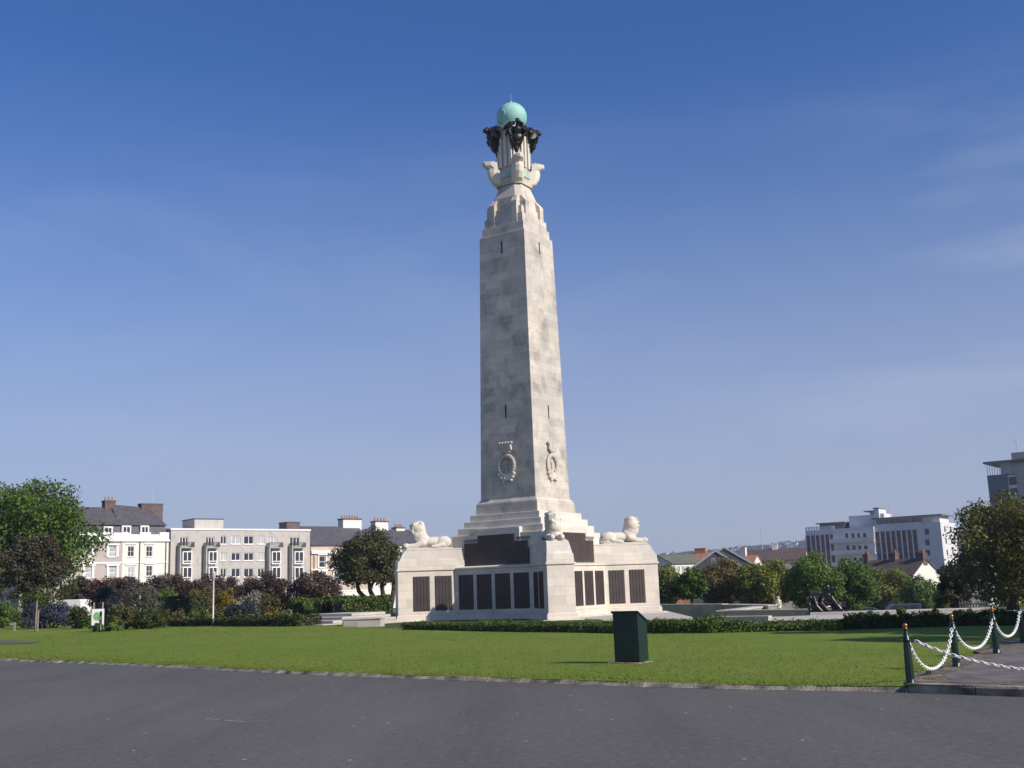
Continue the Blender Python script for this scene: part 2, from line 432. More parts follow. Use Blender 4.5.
L = {}
L['bright'] = leaf_mat('bright_green_leaves', (0.050, 0.090, 0.012), (0.140, 0.215, 0.026), None, 0.36)
L['purple_brown'] = leaf_mat('purple_brown_leaves', (0.038, 0.032, 0.024), (0.095, 0.072, 0.048), ((0.07, 0.08, 0.03), 0.3), 0.2)
L['plum'] = leaf_mat('plum_leaves', (0.050, 0.030, 0.028), (0.130, 0.074, 0.064), ((0.085, 0.080, 0.035), 0.14), 0.25)
L['oak'] = leaf_mat('holm_oak_leaves', (0.042, 0.044, 0.018), (0.125, 0.115, 0.046), None, 0.2)
L['olive'] = leaf_mat('olive_leaves', (0.105, 0.127, 0.031), (0.284, 0.298, 0.076), None, 0.42)
L['yellowgreen'] = leaf_mat('yellow_green_leaves', (0.112, 0.139, 0.024), (0.304, 0.317, 0.056), None, 0.42)
L['green'] = leaf_mat('mid_green_leaves', (0.066, 0.116, 0.027), (0.198, 0.284, 0.056), None, 0.42)
L['brownolive'] = leaf_mat('brown_olive_leaves', (0.111, 0.096, 0.040), (0.266, 0.217, 0.080), None, 0.42)
L['autumn'] = leaf_mat('olive_brown_leaves', (0.068, 0.071, 0.017), (0.206, 0.195, 0.042), ((0.201, 0.142, 0.035), 0.08), 0.42)
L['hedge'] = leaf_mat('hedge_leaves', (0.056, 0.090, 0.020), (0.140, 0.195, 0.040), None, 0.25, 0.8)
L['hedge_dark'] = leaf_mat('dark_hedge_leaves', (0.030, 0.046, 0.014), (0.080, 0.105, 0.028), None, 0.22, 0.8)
L['ceanothus'] = leaf_mat('blue_flowering_leaves', (0.028, 0.028, 0.052), (0.100, 0.085, 0.190), ((0.028, 0.043, 0.019), 0.35), 0.15, 0.9)
L['ceanothus_dark'] = leaf_mat('dusky_blue_leaves', (0.022, 0.026, 0.034), (0.075, 0.072, 0.120), ((0.03, 0.05, 0.025), 0.35), 0.15, 0.9)
L['teal'] = leaf_mat('blue_green_leaves', (0.022, 0.041, 0.031), (0.054, 0.090, 0.066), None, 0.15)
L['shrub'] = leaf_mat('shrub_leaves', (0.046, 0.056, 0.018), (0.130, 0.132, 0.042), ((0.15, 0.10, 0.05), 0.08), 0.25, 0.9)
L['rusty'] = leaf_mat('rusty_leaves', (0.065, 0.052, 0.021), (0.169, 0.111, 0.046), ((0.104, 0.143, 0.039), 0.3), 0.2, 0.9)
L['lime'] = leaf_mat('lime_leaves', (0.070, 0.090, 0.018), (0.180, 0.220, 0.045), None, 0.3)
L['gold'] = leaf_mat('golden_leaves', (0.120, 0.105, 0.012), (0.330, 0.255, 0.022), None, 0.25)
L['yellow'] = leaf_mat('yellow_flowers', (0.20, 0.16, 0.02), (0.70, 0.47, 0.03), ((0.05, 0.08, 0.02), 0.25), 0.2)
L['pale'] = leaf_mat('silvery_leaves', (0.14, 0.15, 0.10), (0.34, 0.35, 0.23), ((0.06, 0.09, 0.03), 0.35), 0.2)
L['white'] = leaf_mat('white_flowers', (0.30, 0.25, 0.20), (0.62, 0.55, 0.46), ((0.06, 0.07, 0.03), 0.45), 0.2)
L['red'] = leaf_mat('red_leaves', (0.060, 0.010, 0.012), (0.190, 0.025, 0.030), ((0.05, 0.05, 0.02), 0.25), 0.2)
L['spiky'] = leaf_mat('spiky_leaves', (0.070, 0.075, 0.040), (0.200, 0.190, 0.110), ((0.06, 0.055, 0.075), 0.3), 0.2)

# ------------------------------------------------------------------ ground: road, kerb, lawn, terrain, far hills
KERB = [(-60, 74), (-27.7, 42.6)] + [tuple(G(x, y, 0))[:2] for x, y in ((0, 660.5), (117, 665), (293, 674), (400, 678.2), (540, 683.2), (640, 686.6), (740, 689.3), (905, 692.5), (1024, 697))]
KERB += [(8.6, 13.0), (14, 8.5), (40, -13)]
def dense(pl, step):
    out = []
    for (a, b) in zip(pl[:-1], pl[1:]):
        d = math.hypot(b[0] - a[0], b[1] - a[1]); n = max(1, int(d / step))
        for i in range(n): out.append((a[0] + (b[0] - a[0]) * i / n, a[1] + (b[1] - a[1]) * i / n))
    out.append(pl[-1]); return out
def ground_mat():
    m, n, l, b = new_mat('mown_grass')
    b.inputs['Roughness'].default_value = 0.9; b.inputs['Specular IOR Level'].default_value = 0.15
    tc = n.new('ShaderNodeTexCoord')
    def noise(s, d, sc=(1, 1, 1)):
        mp = n.new('ShaderNodeMapping'); mp.inputs['Scale'].default_value = sc; l.new(tc.outputs['Object'], mp.inputs['Vector'])
        k = n.new('ShaderNodeTexNoise'); k.inputs['Scale'].default_value = s; k.inputs['Detail'].default_value = d; k.inputs['Roughness'].default_value = 0.62
        l.new(mp.outputs['Vector'], k.inputs['Vector']); return k.outputs['Fac']
    def rng(f, a, c, lo=0, hi=1):
        k = n.new('ShaderNodeMapRange'); k.inputs['From Min'].default_value = a; k.inputs['From Max'].default_value = c
        k.inputs['To Min'].default_value = lo; k.inputs['To Max'].default_value = hi; l.new(f, k.inputs['Value']); return k.outputs['Result']
    def mix(f, A, B):
        k = n.new('ShaderNodeMix'); k.data_type = 'RGBA'; l.new(f, k.inputs['Factor'])
        for s, v in (('A', A), ('B', B)):
            if isinstance(v, tuple): k.inputs[s].default_value = (*v, 1)
            else: l.new(v, k.inputs[s])
        return k.outputs['Result']
    c = mix(rng(noise(0.22, 5), 0.35, 0.68), (0.132, 0.198, 0.018), (0.190, 0.240, 0.032))
    c = mix(rng(noise(0.9, 6), 0.46, 0.74, 0, 0.7), c, (0.235, 0.215, 0.062))
    c = mix(rng(noise(4, 6), 0.42, 0.70, 0, 0.75), c, (0.096, 0.148, 0.016))
    c = mix(rng(noise(26, 4), 0.42, 0.66, 0, 0.5), c, (0.200, 0.250, 0.046))
    l.new(c, b.inputs['Base Color'])
    bp = n.new('ShaderNodeBump'); bp.inputs['Strength'].default_value = 0.7; bp.inputs['Distance'].default_value = 0.05
    l.new(noise(30, 6), bp.inputs['Height']); l.new(bp.outputs['Normal'], b.inputs['Normal'])
    return m
M['lawn'] = ground_mat()
def asphalt_mat():
    m, n, l, b = new_mat('worn_asphalt')
    b.inputs['Roughness'].default_value = 0.78; b.inputs['Specular IOR Level'].default_value = 0.3
    tc = n.new('ShaderNodeTexCoord')
    def noise(s, d, sc=(1, 1, 1), rz=0.0):
        mp = n.new('ShaderNodeMapping'); mp.inputs['Scale'].default_value = sc; mp.inputs['Rotation'].default_value = (0, 0, rz)
        l.new(tc.outputs['Object'], mp.inputs['Vector'])
        k = n.new('ShaderNodeTexNoise'); k.inputs['Scale'].default_value = s; k.inputs['Detail'].default_value = d; k.inputs['Roughness'].default_value = 0.6
        l.new(mp.outputs['Vector'], k.inputs['Vector']); return k.outputs['Fac']
    def mixf(f, a, c, hi, A, B):
        k = n.new('ShaderNodeMapRange'); k.inputs['From Min'].default_value = a; k.inputs['From Max'].default_value = c; k.inputs['To Max'].default_value = hi
        l.new(f, k.inputs['Value'])
        x = n.new('ShaderNodeMix'); x.data_type = 'RGBA'; l.new(k.outputs['Result'], x.inputs['Factor'])
        for s, v in (('A', A), ('B', B)):
            if isinstance(v, tuple): x.inputs[s].default_value = (*v, 1)
            else: l.new(v, x.inputs[s])
        return x.outputs['Result']
    c = mixf(noise(0.25, 5, (1, 0.35, 1), R_(35)), 0.36, 0.66, 1, (0.092, 0.083, 0.074), (0.138, 0.126, 0.112))
    c = mixf(noise(0.6, 6, (1, 0.12, 1), R_(40)), 0.50, 0.70, 0.7, c, (0.066, 0.060, 0.055))
    c = mixf(noise(1.7, 6), 0.5, 0.8, 0.4, c, (0.115, 0.110, 0.103))
    c = mixf(noise(9, 6), 0.50, 0.68, 0.6, c, (0.190, 0.176, 0.158))
    c = mixf(noise(17, 5), 0.52, 0.66, 0.65, c, (0.045, 0.042, 0.040))
    vo = n.new('ShaderNodeTexVoronoi'); vo.voronoi_dimensions = '2D'; vo.inputs['Scale'].default_value = 0.55; l.new(tc.outputs['Object'], vo.inputs['Vector'])
    iv = n.new('ShaderNodeMath'); iv.operation = 'MULTIPLY'; iv.inputs[1].default_value = -1.0; l.new(vo.outputs['Distance'], iv.inputs[0])
    c = mixf(iv.outputs[0], -0.014, -0.010, 1.0, c, (0.5, 0.48, 0.44))
    c = mixf(noise(70, 3), 0.45, 0.70, 0.5, c, (0.165, 0.160, 0.150))
    c = mixf(noise(110, 2), 0.52, 0.70, 0.6, c, (0.03, 0.03, 0.032))
    l.new(c, b.inputs['Base Color'])
    bp = n.new('ShaderNodeBump'); bp.inputs['Strength'].default_value = 0.45; bp.inputs['Distance'].default_value = 0.015
    l.new(noise(90, 4), bp.inputs['Height']); l.new(bp.outputs['Normal'], b.inputs['Normal'])
    return m
M['asphalt'] = asphalt_mat()
M['path_asphalt'] = plain('pale_worn_asphalt', (0.155, 0.135, 0.125), 0.85, 0, 0.25, 0.35, 2.2, 0.5, 40)

# right-hand path runs back from the kerb between the posts (photo pixels on the ground)
PATH_R = [tuple(G(x, y, 0.05))[:2] for x, y in ((916, 690.0), (932, 679), (958, 668.5), (984, 658), (1000, 650), (1012, 643))]
def path_left_edge(y):
    for (a, b) in zip(PATH_R[:-1], PATH_R[1:]):
        if a[1] <= y <= b[1]:
            return a[0] + (b[0] - a[0]) * (y - a[1]) / (b[1] - a[1])
    return None
def zlawn(x, y):
    return 0.07 + 0.05 * mnoise.noise((x * 0.09, y * 0.09, 3.1)) + 0.02 * mnoise.noise((x * 0.4, y * 0.4, 1.0))

mb = MB()
road_edge = dense(KERB, 2.0)
near = [(p[0] - 60 if i == 0 else p[0], -60) for i, p in enumerate(road_edge)]
vs, fs = [], []
for p in road_edge: vs.append((p[0], p[1], 0)); vs.append((p[0] - 6, p[1] - 90, 0))
for i in range(len(road_edge) - 1): fs.append((2 * i, 2 * i + 1, 2 * i + 3, 2 * i + 2))
mb.add(vs, fs); tag(mb.build('road', M['asphalt']), kind='structure')

# lawn and everything green beyond it: strips from the kerb outwards
def kerb_y(x):
    for (a, b) in zip(KERB[:-1], KERB[1:]):
        if a[0] <= x <= b[0]: return a[1] + (b[1] - a[1]) * (x - a[0]) / (b[0] - a[0])
    return KERB[-1][1]
xs = np.arange(-60, 40.01, 0.9)
ts = np.concatenate([np.array([0.10, 0.22, 0.5, 1.0]), np.arange(1.9, 60, 0.9)])
vs, fs = [], []
for x in xs:
    ky = kerb_y(x)
    for t in ts:
        y = ky + t * (1.35)
        z = zlawn(x, y) if t > 0.3 else 0.055 + 0.4 * (zlawn(x, y) - 0.055)
        hs = (x + 4.9) * 0.645 + (y - 45.0) * 0.764
        z -= 0.36 * sstep(1.3, 3.2, hs) * sstep(-9.5, -5.5, x)
        if y > 40: z = z * (1 - sstep(40, 56, y)) + min(z, zt(x, y)) * sstep(40, 56, y)
        vs.append((x, y, z))
nt = len(ts)
for i in range(len(xs) - 1):
    for j in range(nt - 1):
        fs.append((i * nt + j, (i + 1) * nt + j, (i + 1) * nt + j + 1, i * nt + j + 1))
me = bpy.data.meshes.new('lawn'); me.from_pydata(vs, [], fs); me.polygons.foreach_set('use_smooth', [True] * len(fs))
tag(link_mesh('lawn', me, M['lawn']), kind='structure')

# the wider terrain, one sheet to the foot of the hills
M['terrain'] = plain('rough_grass_ground', (0.07, 0.085, 0.03), 0.95, 0, 0.1, 0.4, 0.05)
vs, fs = [], []
gx = [-900, -500, -300, -200, -140, -100, -80] + list(range(-64, 66, 4)) + [80, 100, 130, 170, 220, 300, 450, 700, 1200]
gy = [36, 40, 44, 48] + list(range(51, 100, 3)) + [104, 112, 120, 130, 140, 155, 170, 190, 220, 260, 310, 380, 480, 620, 800, 1100, 1500, 1900, 2400]
for x in gx:
    for y in gy:
        z = zt(x, y) - 0.03
        if y < 64 and kerb_y(max(-60, min(40, x))) + 4 > y: z = -0.6
        if -60 <= x <= 40 and y < kerb_y(x) + 72: z -= 0.10
        vs.append((x, y, z))
for i in range(len(gx) - 1):
    for j in range(len(gy) - 1):
        fs.append((i * len(gy) + j, (i + 1) * len(gy) + j, (i + 1) * len(gy) + j + 1, i * len(gy) + j + 1))
me = bpy.data.meshes.new('ground'); me.from_pydata(vs, [], fs)
tag(link_mesh('ground', me, M['terrain']), kind='structure')

# kerb: a row of worn edging stones along the lawn, a taller dressed kerb by the posts
rng = random.Random(4)
mb = MB()
pl = dense(KERB, 0.05)
acc, seg = 0, []
def kerb_run(p0, p1, h, w, z0=-0.05):
    d = Vector((p1[0] - p0[0], p1[1] - p0[1])); ln = d.length; a = math.atan2(d.y, d.x)
    mb.M = Matrix.Translation((p0[0], p0[1], 0)) @ Matrix.Rotation(a, 4, 'Z')
    o1, o2, dh = rng.uniform(-.015, .015), rng.uniform(-.025, .025), rng.uniform(-.012, .012)
    if h > 0.1: mb.extr_x([(-0.01 + o1 * .4, z0), (w, z0), (w, h + dh * .3), (0.02, h + dh * .3), (-0.01 + o1 * .4, h - .03)], 0.006, ln - 0.006)
    else: mb.extr_x([(-0.045 + o1, z0), (w + o2, z0), (w + o2, h + .02 + dh), (w * .45, h + .016 + dh), (-0.015 + o1, .016), (-0.045 + o1, .004)], 0.006, ln - 0.006)
i = 0
b1 = G(905, 692.5, 0)
while i < len(pl) - 1:
    x = pl[i][0]
    if x < -29: i += 6; continue
    tall = x > b1.x
    ln = rng.uniform(0.85, 0.95) if tall else rng.uniform(0.14, 0.7)
    j = i; s = 0
    while j < len(pl) - 1 and s < ln and (tall or pl[j][0] <= b1.x):
        s += math.hypot(pl[j + 1][0] - pl[j][0], pl[j + 1][1] - pl[j][1]); j += 1
    if x > 16: break
    kerb_run(pl[i], pl[j], 0.125 if tall else 0.034, 0.16 if tall else 0.085)
    i = j
mb.M = Matrix.Identity(4)
M['kerb'] = plain('kerb_stone', (0.235, 0.205, 0.16), 0.9, 0, 0.2, 0.75, 3.0, 0.5, 18)
tag(mb.build('kerb', M['kerb']), kind='structure')

# asphalt path between the posts, with a bare-earth margin
def ribbon(name, left, right, z, mat):
    vs, fs = [], []
    n = len(left)
    m_ = 6
    for a, b in zip(left, right):
        for k in range(m_ + 1):
            x = a[0] + (b[0] - a[0]) * k / m_; y = a[1] + (b[1] - a[1]) * k / m_
            vs.append((x, y, (z(x, y) if callable(z) else z)))
    for i in range(n - 1):
        for k in range(m_): fs.append((i * (m_ + 1) + k, i * (m_ + 1) + k + 1, (i + 1) * (m_ + 1) + k + 1, (i + 1) * (m_ + 1) + k))
    me = bpy.data.meshes.new(name); me.from_pydata(vs, [], fs)
    return tag(link_mesh(name, me, mat), kind='structure')
pl_l = dense([(PATH_R[0][0] + .12, PATH_R[0][1] + .16)] + PATH_R[1:] + [(15.5, 27.0), (22, 34)], 0.3)
wob = [(p[0] - 0.24 - 0.22 * mnoise.noise((p[0] * 1.3, p[1] * 1.3, 0)) - .12 * mnoise.noise((p[0] * 4, p[1] * 4, 3)), p[1]) for p in pl_l]
right = [(p[0] + 6.5, p[1] - 5.35) for p in pl_l]
ribbon('bare_earth', wob, right, lambda x, y: max(0.118, zlawn(x, y) + 0.004) if y < 29 else 0.135, M['soil'])
ribbon('path', [(p[0] + 0.28 + 0.25 * mnoise.noise((p[0] * .9, p[1] * .9, 7)) + .12 * mnoise.noise((p[0] * 4, p[1] * 4, 9)), p[1]) for p in pl_l], right, lambda x, y: max(0.122, zlawn(x, y) + 0.008) if y < 29 else 0.14, M['path_asphalt'])
# a narrow path crossing the lawn at the far left
a0, a1 = G(-60, 639, 0.07), G(42, 641.3, 0.07)
q0, q1 = G(-60, 645.5, 0.07), G(30, 643.8, 0.07)
sp = [k / 24 for k in range(25)]
ribbon('side_path', [tuple(a0.lerp(a1, k))[:2] for k in sp], [tuple(q0.lerp(q1, k))[:2] for k in sp], lambda x, y: zlawn(x, y) + 0.02, M['asphalt'])
# pale scuffs of paint on the road
mb = MB()
for (x0, y0, x1, y1, w) in ((206, 718.6, 243, 721.5, .035), (228, 720.5, 252, 717.5, .025), (236, 722, 268, 720.4, .03), (218, 719.2, 236, 722.4, .02)):
    p, q = G(x0, y0, 0.004), G(x1, y1, 0.004)
    d = (q - p); nrm = Vector((-d.y, d.x, 0)).normalized() * w
    mb.add([p - nrm * .4, q - nrm * .2, q + nrm * .2, p + nrm * .6], [(0, 1, 2, 3)])
M['scuff'] = plain('chalky_scuff', (0.34, 0.33, 0.32), 0.9, 0, 0.2, 0.5, 7)
tag(mb.build('road_marking', M['scuff']), kind='structure')

# grass blades over the nearer lawn and tufts leaning over the kerb
rs = np.random.RandomState(5)
def blades(name, pts, h, w, mat, lean=0.5):
    n = len(pts); pts = np.asarray(pts)
    a = rs.uniform(0, 2 * PI, n); hh = h * rs.uniform(0.5, 1.25, n)
    dx, dy = np.cos(a) * w, np.sin(a) * w
    lx, ly = rs.normal(0, lean, n) * hh, rs.normal(0, lean, n) * hh
    v = np.zeros((n, 3, 3))
    v[:, 0] = pts - np.stack([dx, dy, np.full(n, 0.01)], 1); v[:, 1] = pts + np.stack([dx, dy, np.full(n, -0.01)], 1)
    v[:, 2] = pts + np.stack([lx, ly, hh], 1)
    me = bpy.data.meshes.new(name); me.vertices.add(3 * n); me.vertices.foreach_set('co', v.ravel())
    me.loops.add(3 * n); me.loops.foreach_set('vertex_index', np.arange(3 * n))
    me.polygons.add(n); me.polygons.foreach_set('loop_start', np.arange(0, 3 * n, 3))
    me.update(); me.validate()
    return link_mesh(name, me, mat)
L['blade'] = leaf_mat('grass_blades', (0.136, 0.202, 0.019), (0.205, 0.266, 0.036), ((0.28, 0.255, 0.10), 0.08), 0.45, 0.3)
pts = []
r2 = random.Random(9)
while len(pts) < 70000:
    x = r2.uniform(-24, 12); ky = kerb_y(x)
    y = ky + 0.10 + 26 * r2.random() ** 2.0
    pe = path_left_edge(y)
    if x > 5.4 and (pe is None or x > pe - 0.15 - 0.35 * r2.random()): continue
    if abs(x) > 0.5 * y + 1: continue
    pts.append((x, y, zlawn(x, y) if y > ky + 0.3 else 0.05))
for k in range(9000):                     # shaggier edge by the kerb
    x = r2.uniform(-18, 5.4); ky = kerb_y(x)
    if mnoise.noise((x * 1.1, 2.2, 0)) > -0.25: pts.append((x + r2.gauss(0, .03), ky + 0.12 + abs(r2.gauss(0, .05)), 0.045))
tag(blades('grass', pts, 0.028, 0.010, L['blade'], 0.7), 'short mown grass on the lawn beside the road', 'grass', kind='stuff')

# ------------------------------------------------------------------ far hills with the suburb on them
def hill_profile(az):      # az = x / y of the sight line; ridge height above eye as tangent
    pts_ = [(-1.2, .010), (-0.5, .011), (-0.2, .015), (0.0, .018), (0.10, .0205), (0.17, .0225), (0.221, .0255), (0.25, .0275), (0.285, .0315), (0.33, .033), (0.42, .032), (0.6, .026), (1.2, .018)]
    for (a, b) in zip(pts_[:-1], pts_[1:]):
        if a[0] <= az <= b[0]: return a[1] + (b[1] - a[1]) * sstep(0, 1, (az - a[0]) / (b[0] - a[0]))
    return 0.012
def zhill(az, d):
    top = hill_profile(az) * 2700 + EYE
    k = sstep(1150, 2700, d)
    return -16 + (top + 16) * k + 3.0 * k * mnoise.noise((az * 30, d * 0.004, 5))
vs, fs = [], []
A_ = np.linspace(-1.2, 1.2, 220); D_ = np.linspace(1100, 2900, 26)
for a in A_:
    for d in D_: vs.append((a * d, d, zhill(a, d) if d <= 2700 else zhill(a, 2700) - (d - 2700) * 0.1))
for i in range(len(A_) - 1):
    for j in range(len(D_) - 1): fs.append((i * 26 + j, (i + 1) * 26 + j, (i + 1) * 26 + j + 1, i * 26 + j + 1))
me = bpy.data.meshes.new('hills'); me.from_pydata(vs, [], fs); me.polygons.foreach_set('use_smooth', [True] * len(fs))
M['hill'] = plain('wooded_hillside', (0.045, 0.055, 0.03), 0.95, 0, 0.1, 0.5, 0.012)
tag(link_mesh('hills', me, M['hill']), kind='structure')

# ------------------------------------------------------------------ foliage
def leaves(name, C3, N3, size, mat, parent=None, loc=(0, 0, 0), seed=1, aspect=0.6, up=0.0):
    rs_ = np.random.RandomState(seed)
    n = len(C3); C3 = np.asarray(C3, float); N3 = np.asarray(N3, float) + rs_.normal(0, 0.75, (n, 3))
    N3 /= np.linalg.norm(N3, axis=1, keepdims=True) + 1e-9
    T = rs_.normal(0, 1, (n, 3)); T[:, 2] += up
    T -= N3 * np.sum(T * N3, 1, keepdims=True); T /= np.linalg.norm(T, axis=1, keepdims=True) + 1e-9
    B = np.cross(N3, T)
    s = size * rs_.uniform(0.55, 1.3, (n, 1))
    v = np.stack([C3 - T * s, C3 - B * s * aspect, C3 + T * s, C3 + B * s * aspect], 1)
    me = bpy.data.meshes.new(name)
    me.vertices.add(4 * n); me.vertices.foreach_set('co', v.ravel())
    me.loops.add(4 * n); me.loops.foreach_set('vertex_index', np.arange(4 * n))
    me.polygons.add(n); me.polygons.foreach_set('loop_start', np.arange(0, 4 * n, 4))
    me.update(); me.validate()
    return link_mesh(name, me, mat, parent, loc)
def clumps(rs_, k, rx, ry, rz, cz, cr, flat_bottom=0.5):
    out = []
    for i in range(k):
        ph = 2 * PI * (i * 0.618 + rs_.uniform(-.08, .08)); u = 1 - 2 * (i + 0.5) / k
        u = max(u, -flat_bottom) + rs_.uniform(-.1, .1); u = max(-1, min(1, u))
        q = math.sqrt(1 - u * u); rad = rs_.uniform(0.55, 0.86)
        out.append((rx * q * math.cos(ph) * rad, ry * q * math.sin(ph) * rad, cz + rz * u * rad, cr * rs_.uniform(0.65, 1.25)))
    for i in range(k // 3):
        out.append((rx * rs_.uniform(-.4, .4), ry * rs_.uniform(-.4, .4), cz + rz * rs_.uniform(-.35, .4), cr * 1.1))
    return out
def crown_points(rs_, cl, n, squash=0.8):
    w = np.array([c[3] ** 2 for c in cl]); cnt = (w / w.sum() * n).astype(int) + 1
    Cs, Ns = [], []
    for c, k in zip(cl, cnt):
        d = rs_.normal(0, 1, (k, 3)); d /= np.linalg.norm(d, axis=1, keepdims=True)
        r = rs_.uniform(0.15, 1.0, (k, 1)) ** 0.45 * (1 + 0.11 * rs_.normal(0, 1, (k, 1)))
        Cs.append(np.array(c[:3]) + d * r * c[3] * np.array([1, 1, squash])); Ns.append(d + np.array([0, 0, 0.35]))
    return np.concatenate(Cs), np.concatenate(Ns)
def tree(name, label, x0, x1, yt, yc, d, mat, n, leaf, seed, trunk_px=None, k=16, bark='bark', group=None, cat='tree', trunks=1, tr=0.035, flat_bottom=0.6, depth=1.0, loc=None, hgt=None, cr_scale=0.42):
    """x0..x1 crown edges, yt top and yc crown bottom in the photo, d metres away"""
    rs_ = np.random.RandomState(seed); rn = random.Random(seed)
    if loc is None:
        pc = P((x0 + x1) / 2, (yt + yc) / 2, d)
        wx = (P(x1, (yt + yc) / 2, d) - P(x0, (yt + yc) / 2, d)).length
        top, bot = P((x0 + x1) / 2, yt, d).z, P((x0 + x1) / 2, yc, d).z
        bx = pc.x if trunk_px is None else P(trunk_px, yc, d).x
    else:
        pc = Vector((loc[0], loc[1], 0)); bx = loc[0]; wx = hgt[0]; top, bot = hgt[1], hgt[2]; d = loc[1]
    base = Vector((bx, d, zt(bx, d) - 0.05))
    o = empty(name, base, label, cat, group=group)
    rx, rz = wx / 2, (top - bot) / 2
    cz = (top + bot) / 2 - base.z; off = Vector((pc.x - bx, 0, 0))
    cl = [(a + off.x, b, c, r) for a, b, c, r in clumps(rs_, k, rx, rx * depth, rz, cz, min(rx, rz) * cr_scale, flat_bottom)]
    Cs, Ns = crown_points(rs_, cl, n)
    leaves('crown', Cs, Ns, leaf, mat, o, seed=seed)
    mb = MB(); mb.smooth = True
    H_ = cz + rz
    for t in range(trunks):
        r0 = tr * H_ * (1 if trunks == 1 else 0.62)
        ox = 0 if trunks == 1 else (t - (trunks - 1) / 2) * rx * 0.10
        fork = Vector((ox * 3 + off.x * 0.4 + rn.uniform(-.05, .05) * rx, rn.uniform(-.1, .1) * rx, max(cz - rz * 0.85, H_ * 0.16)))
        topp = Vector((off.x * 0.8 + ox * 4, 0, cz + rz * 0.5))
        mb.tube([(ox, 0, -0.1), tuple(Vector((ox, 0, 0)).lerp(fork, 0.55) + Vector((rn.uniform(-.1, .1) * r0 * 4, 0, 0))), tuple(fork), tuple(fork.lerp(topp, 0.5)), tuple(topp)], [r0 * 1.35, r0, r0 * 0.85, r0 * 0.5, r0 * 0.12], 8)
        for c in rn.sample(cl, min(len(cl), 9 if trunks == 1 else 5)):
            e = Vector(c[:3]); s_ = fork.lerp(topp, rn.uniform(0, 0.5)); mid = s_.lerp(e, 0.5) + Vector((0, 0, rn.uniform(-.05, .12) * rz))
            mb.tube([tuple(s_), tuple(mid), tuple(e)], [r0 * 0.42, r0 * 0.26, r0 * 0.08], 6)
    mb.build('trunk', M[bark], o)
    return o
def shrub(name, label, x0, x1, yt, yb, d, mat, n, leaf, seed, k=9, aspect=0.6, up=0.0, cat='shrub', group=None, depth=0.8, z=None):
    rs_ = np.random.RandomState(seed)
    pc = P((x0 + x1) / 2, yb, d); wx = (P(x1, yb, d) - P(x0, yb, d)).length
    base = Vector((pc.x, d, zlawn(pc.x, d) - 0.03 if z is None else z))
    hgt = max(0.3, P((x0 + x1) / 2, yt, d).z - base.z)
    o = empty(name, base, label, cat, group=group)
    rx = wx / 2
    cl = [(a, b, max(c, hgt * 0.22), r) for a, b, c, r in clumps(rs_, k, rx, rx * depth, hgt * 0.55, hgt * 0.48, min(rx, hgt * 0.6) * 0.48, 0.7)]
    Cs, Ns = crown_points(rs_, cl, n, 0.85)
    Cs[:, 2] = np.maximum(Cs[:, 2], 0.02)
    leaves('foliage', Cs, Ns, leaf, mat, o, seed=seed, aspect=aspect, up=up)
    mb = MB(); rn = random.Random(seed)
    for c in cl[:7]:
        mb.tube([(c[0] * .15, c[1] * .15, -.05), (c[0] * .6, c[1] * .6, c[2] * .5), (c[0], c[1], c[2])], [0.05 * hgt ** .5, 0.03 * hgt ** .5, 0.01], 5)
    mb.build('stem', M['bark'], o)
    return o
def hedge(name, label, a, b, width, h, mat, n, leaf, seed, z0=None, wave=0.05, cat='hedge', group=None):
    """clipped hedge from a to b (ground points): a woody core with leaves over all its faces"""
    rs_ = np.random.RandomState(seed); a = Vector((a[0], a[1], 0)); b = Vector((b[0], b[1], 0))
    d = b - a; ln = d.length; rz = math.atan2(d.y, d.x); m_ = (a + b) / 2
    base = (a.x, a.y, zlawn(m_.x, m_.y) - 0.02 if z0 is None else z0)
    o = empty(name, base, label, cat, rz, group)
    fa = np.array([ln * h, ln * h, ln * width, width * h, width * h]); cnt = (fa / fa.sum() * n).astype(int) + 1
    Cs, Ns = [], []
    for i, k in enumerate(cnt):
        u, v = rs_.uniform(0, 1, k), rs_.uniform(0, 1, k)
        if i == 0: c = np.stack([u * ln, np.full(k, 0), v * h], 1); nn = (0, -1, 0)
        elif i == 1: c = np.stack([u * ln, np.full(k, width), v * h], 1); nn = (0, 1, 0)
        elif i == 2: c = np.stack([u * ln, v * width, np.full(k, h)], 1); nn = (0, 0, 1)
        elif i == 3: c = np.stack([np.full(k, 0), u * width, v * h], 1); nn = (-1, 0, 0)
        else: c = np.stack([np.full(k, ln), u * width, v * h], 1); nn = (1, 0, 0)
        Cs.append(c); Ns.append(np.tile(np.array(nn, float), (k, 1)))
    Cs, Ns = np.concatenate(Cs), np.concatenate(Ns)
    wv = np.array([mnoise.noise((c[0] * 0.7, c[1] * 0.9, c[2] + seed)) for c in Cs]) * wave * 2
    Cs = Cs + Ns * (wv[:, None] + rs_.normal(0, wave * 0.55, (len(Cs), 1)))
    Cs[:, 2] = np.maximum(Cs[:, 2], 0.01)
    leaves('foliage', Cs, Ns + np.array([0, 0, 0.25]), leaf, mat, o, seed=seed)
    g = min(0.12, h * 0.25)
    mb = MB(); mb.box(g, ln - g, g, width - g, -0.05, h - g); mb.build('branch_core', M['bark'], o)
    return o

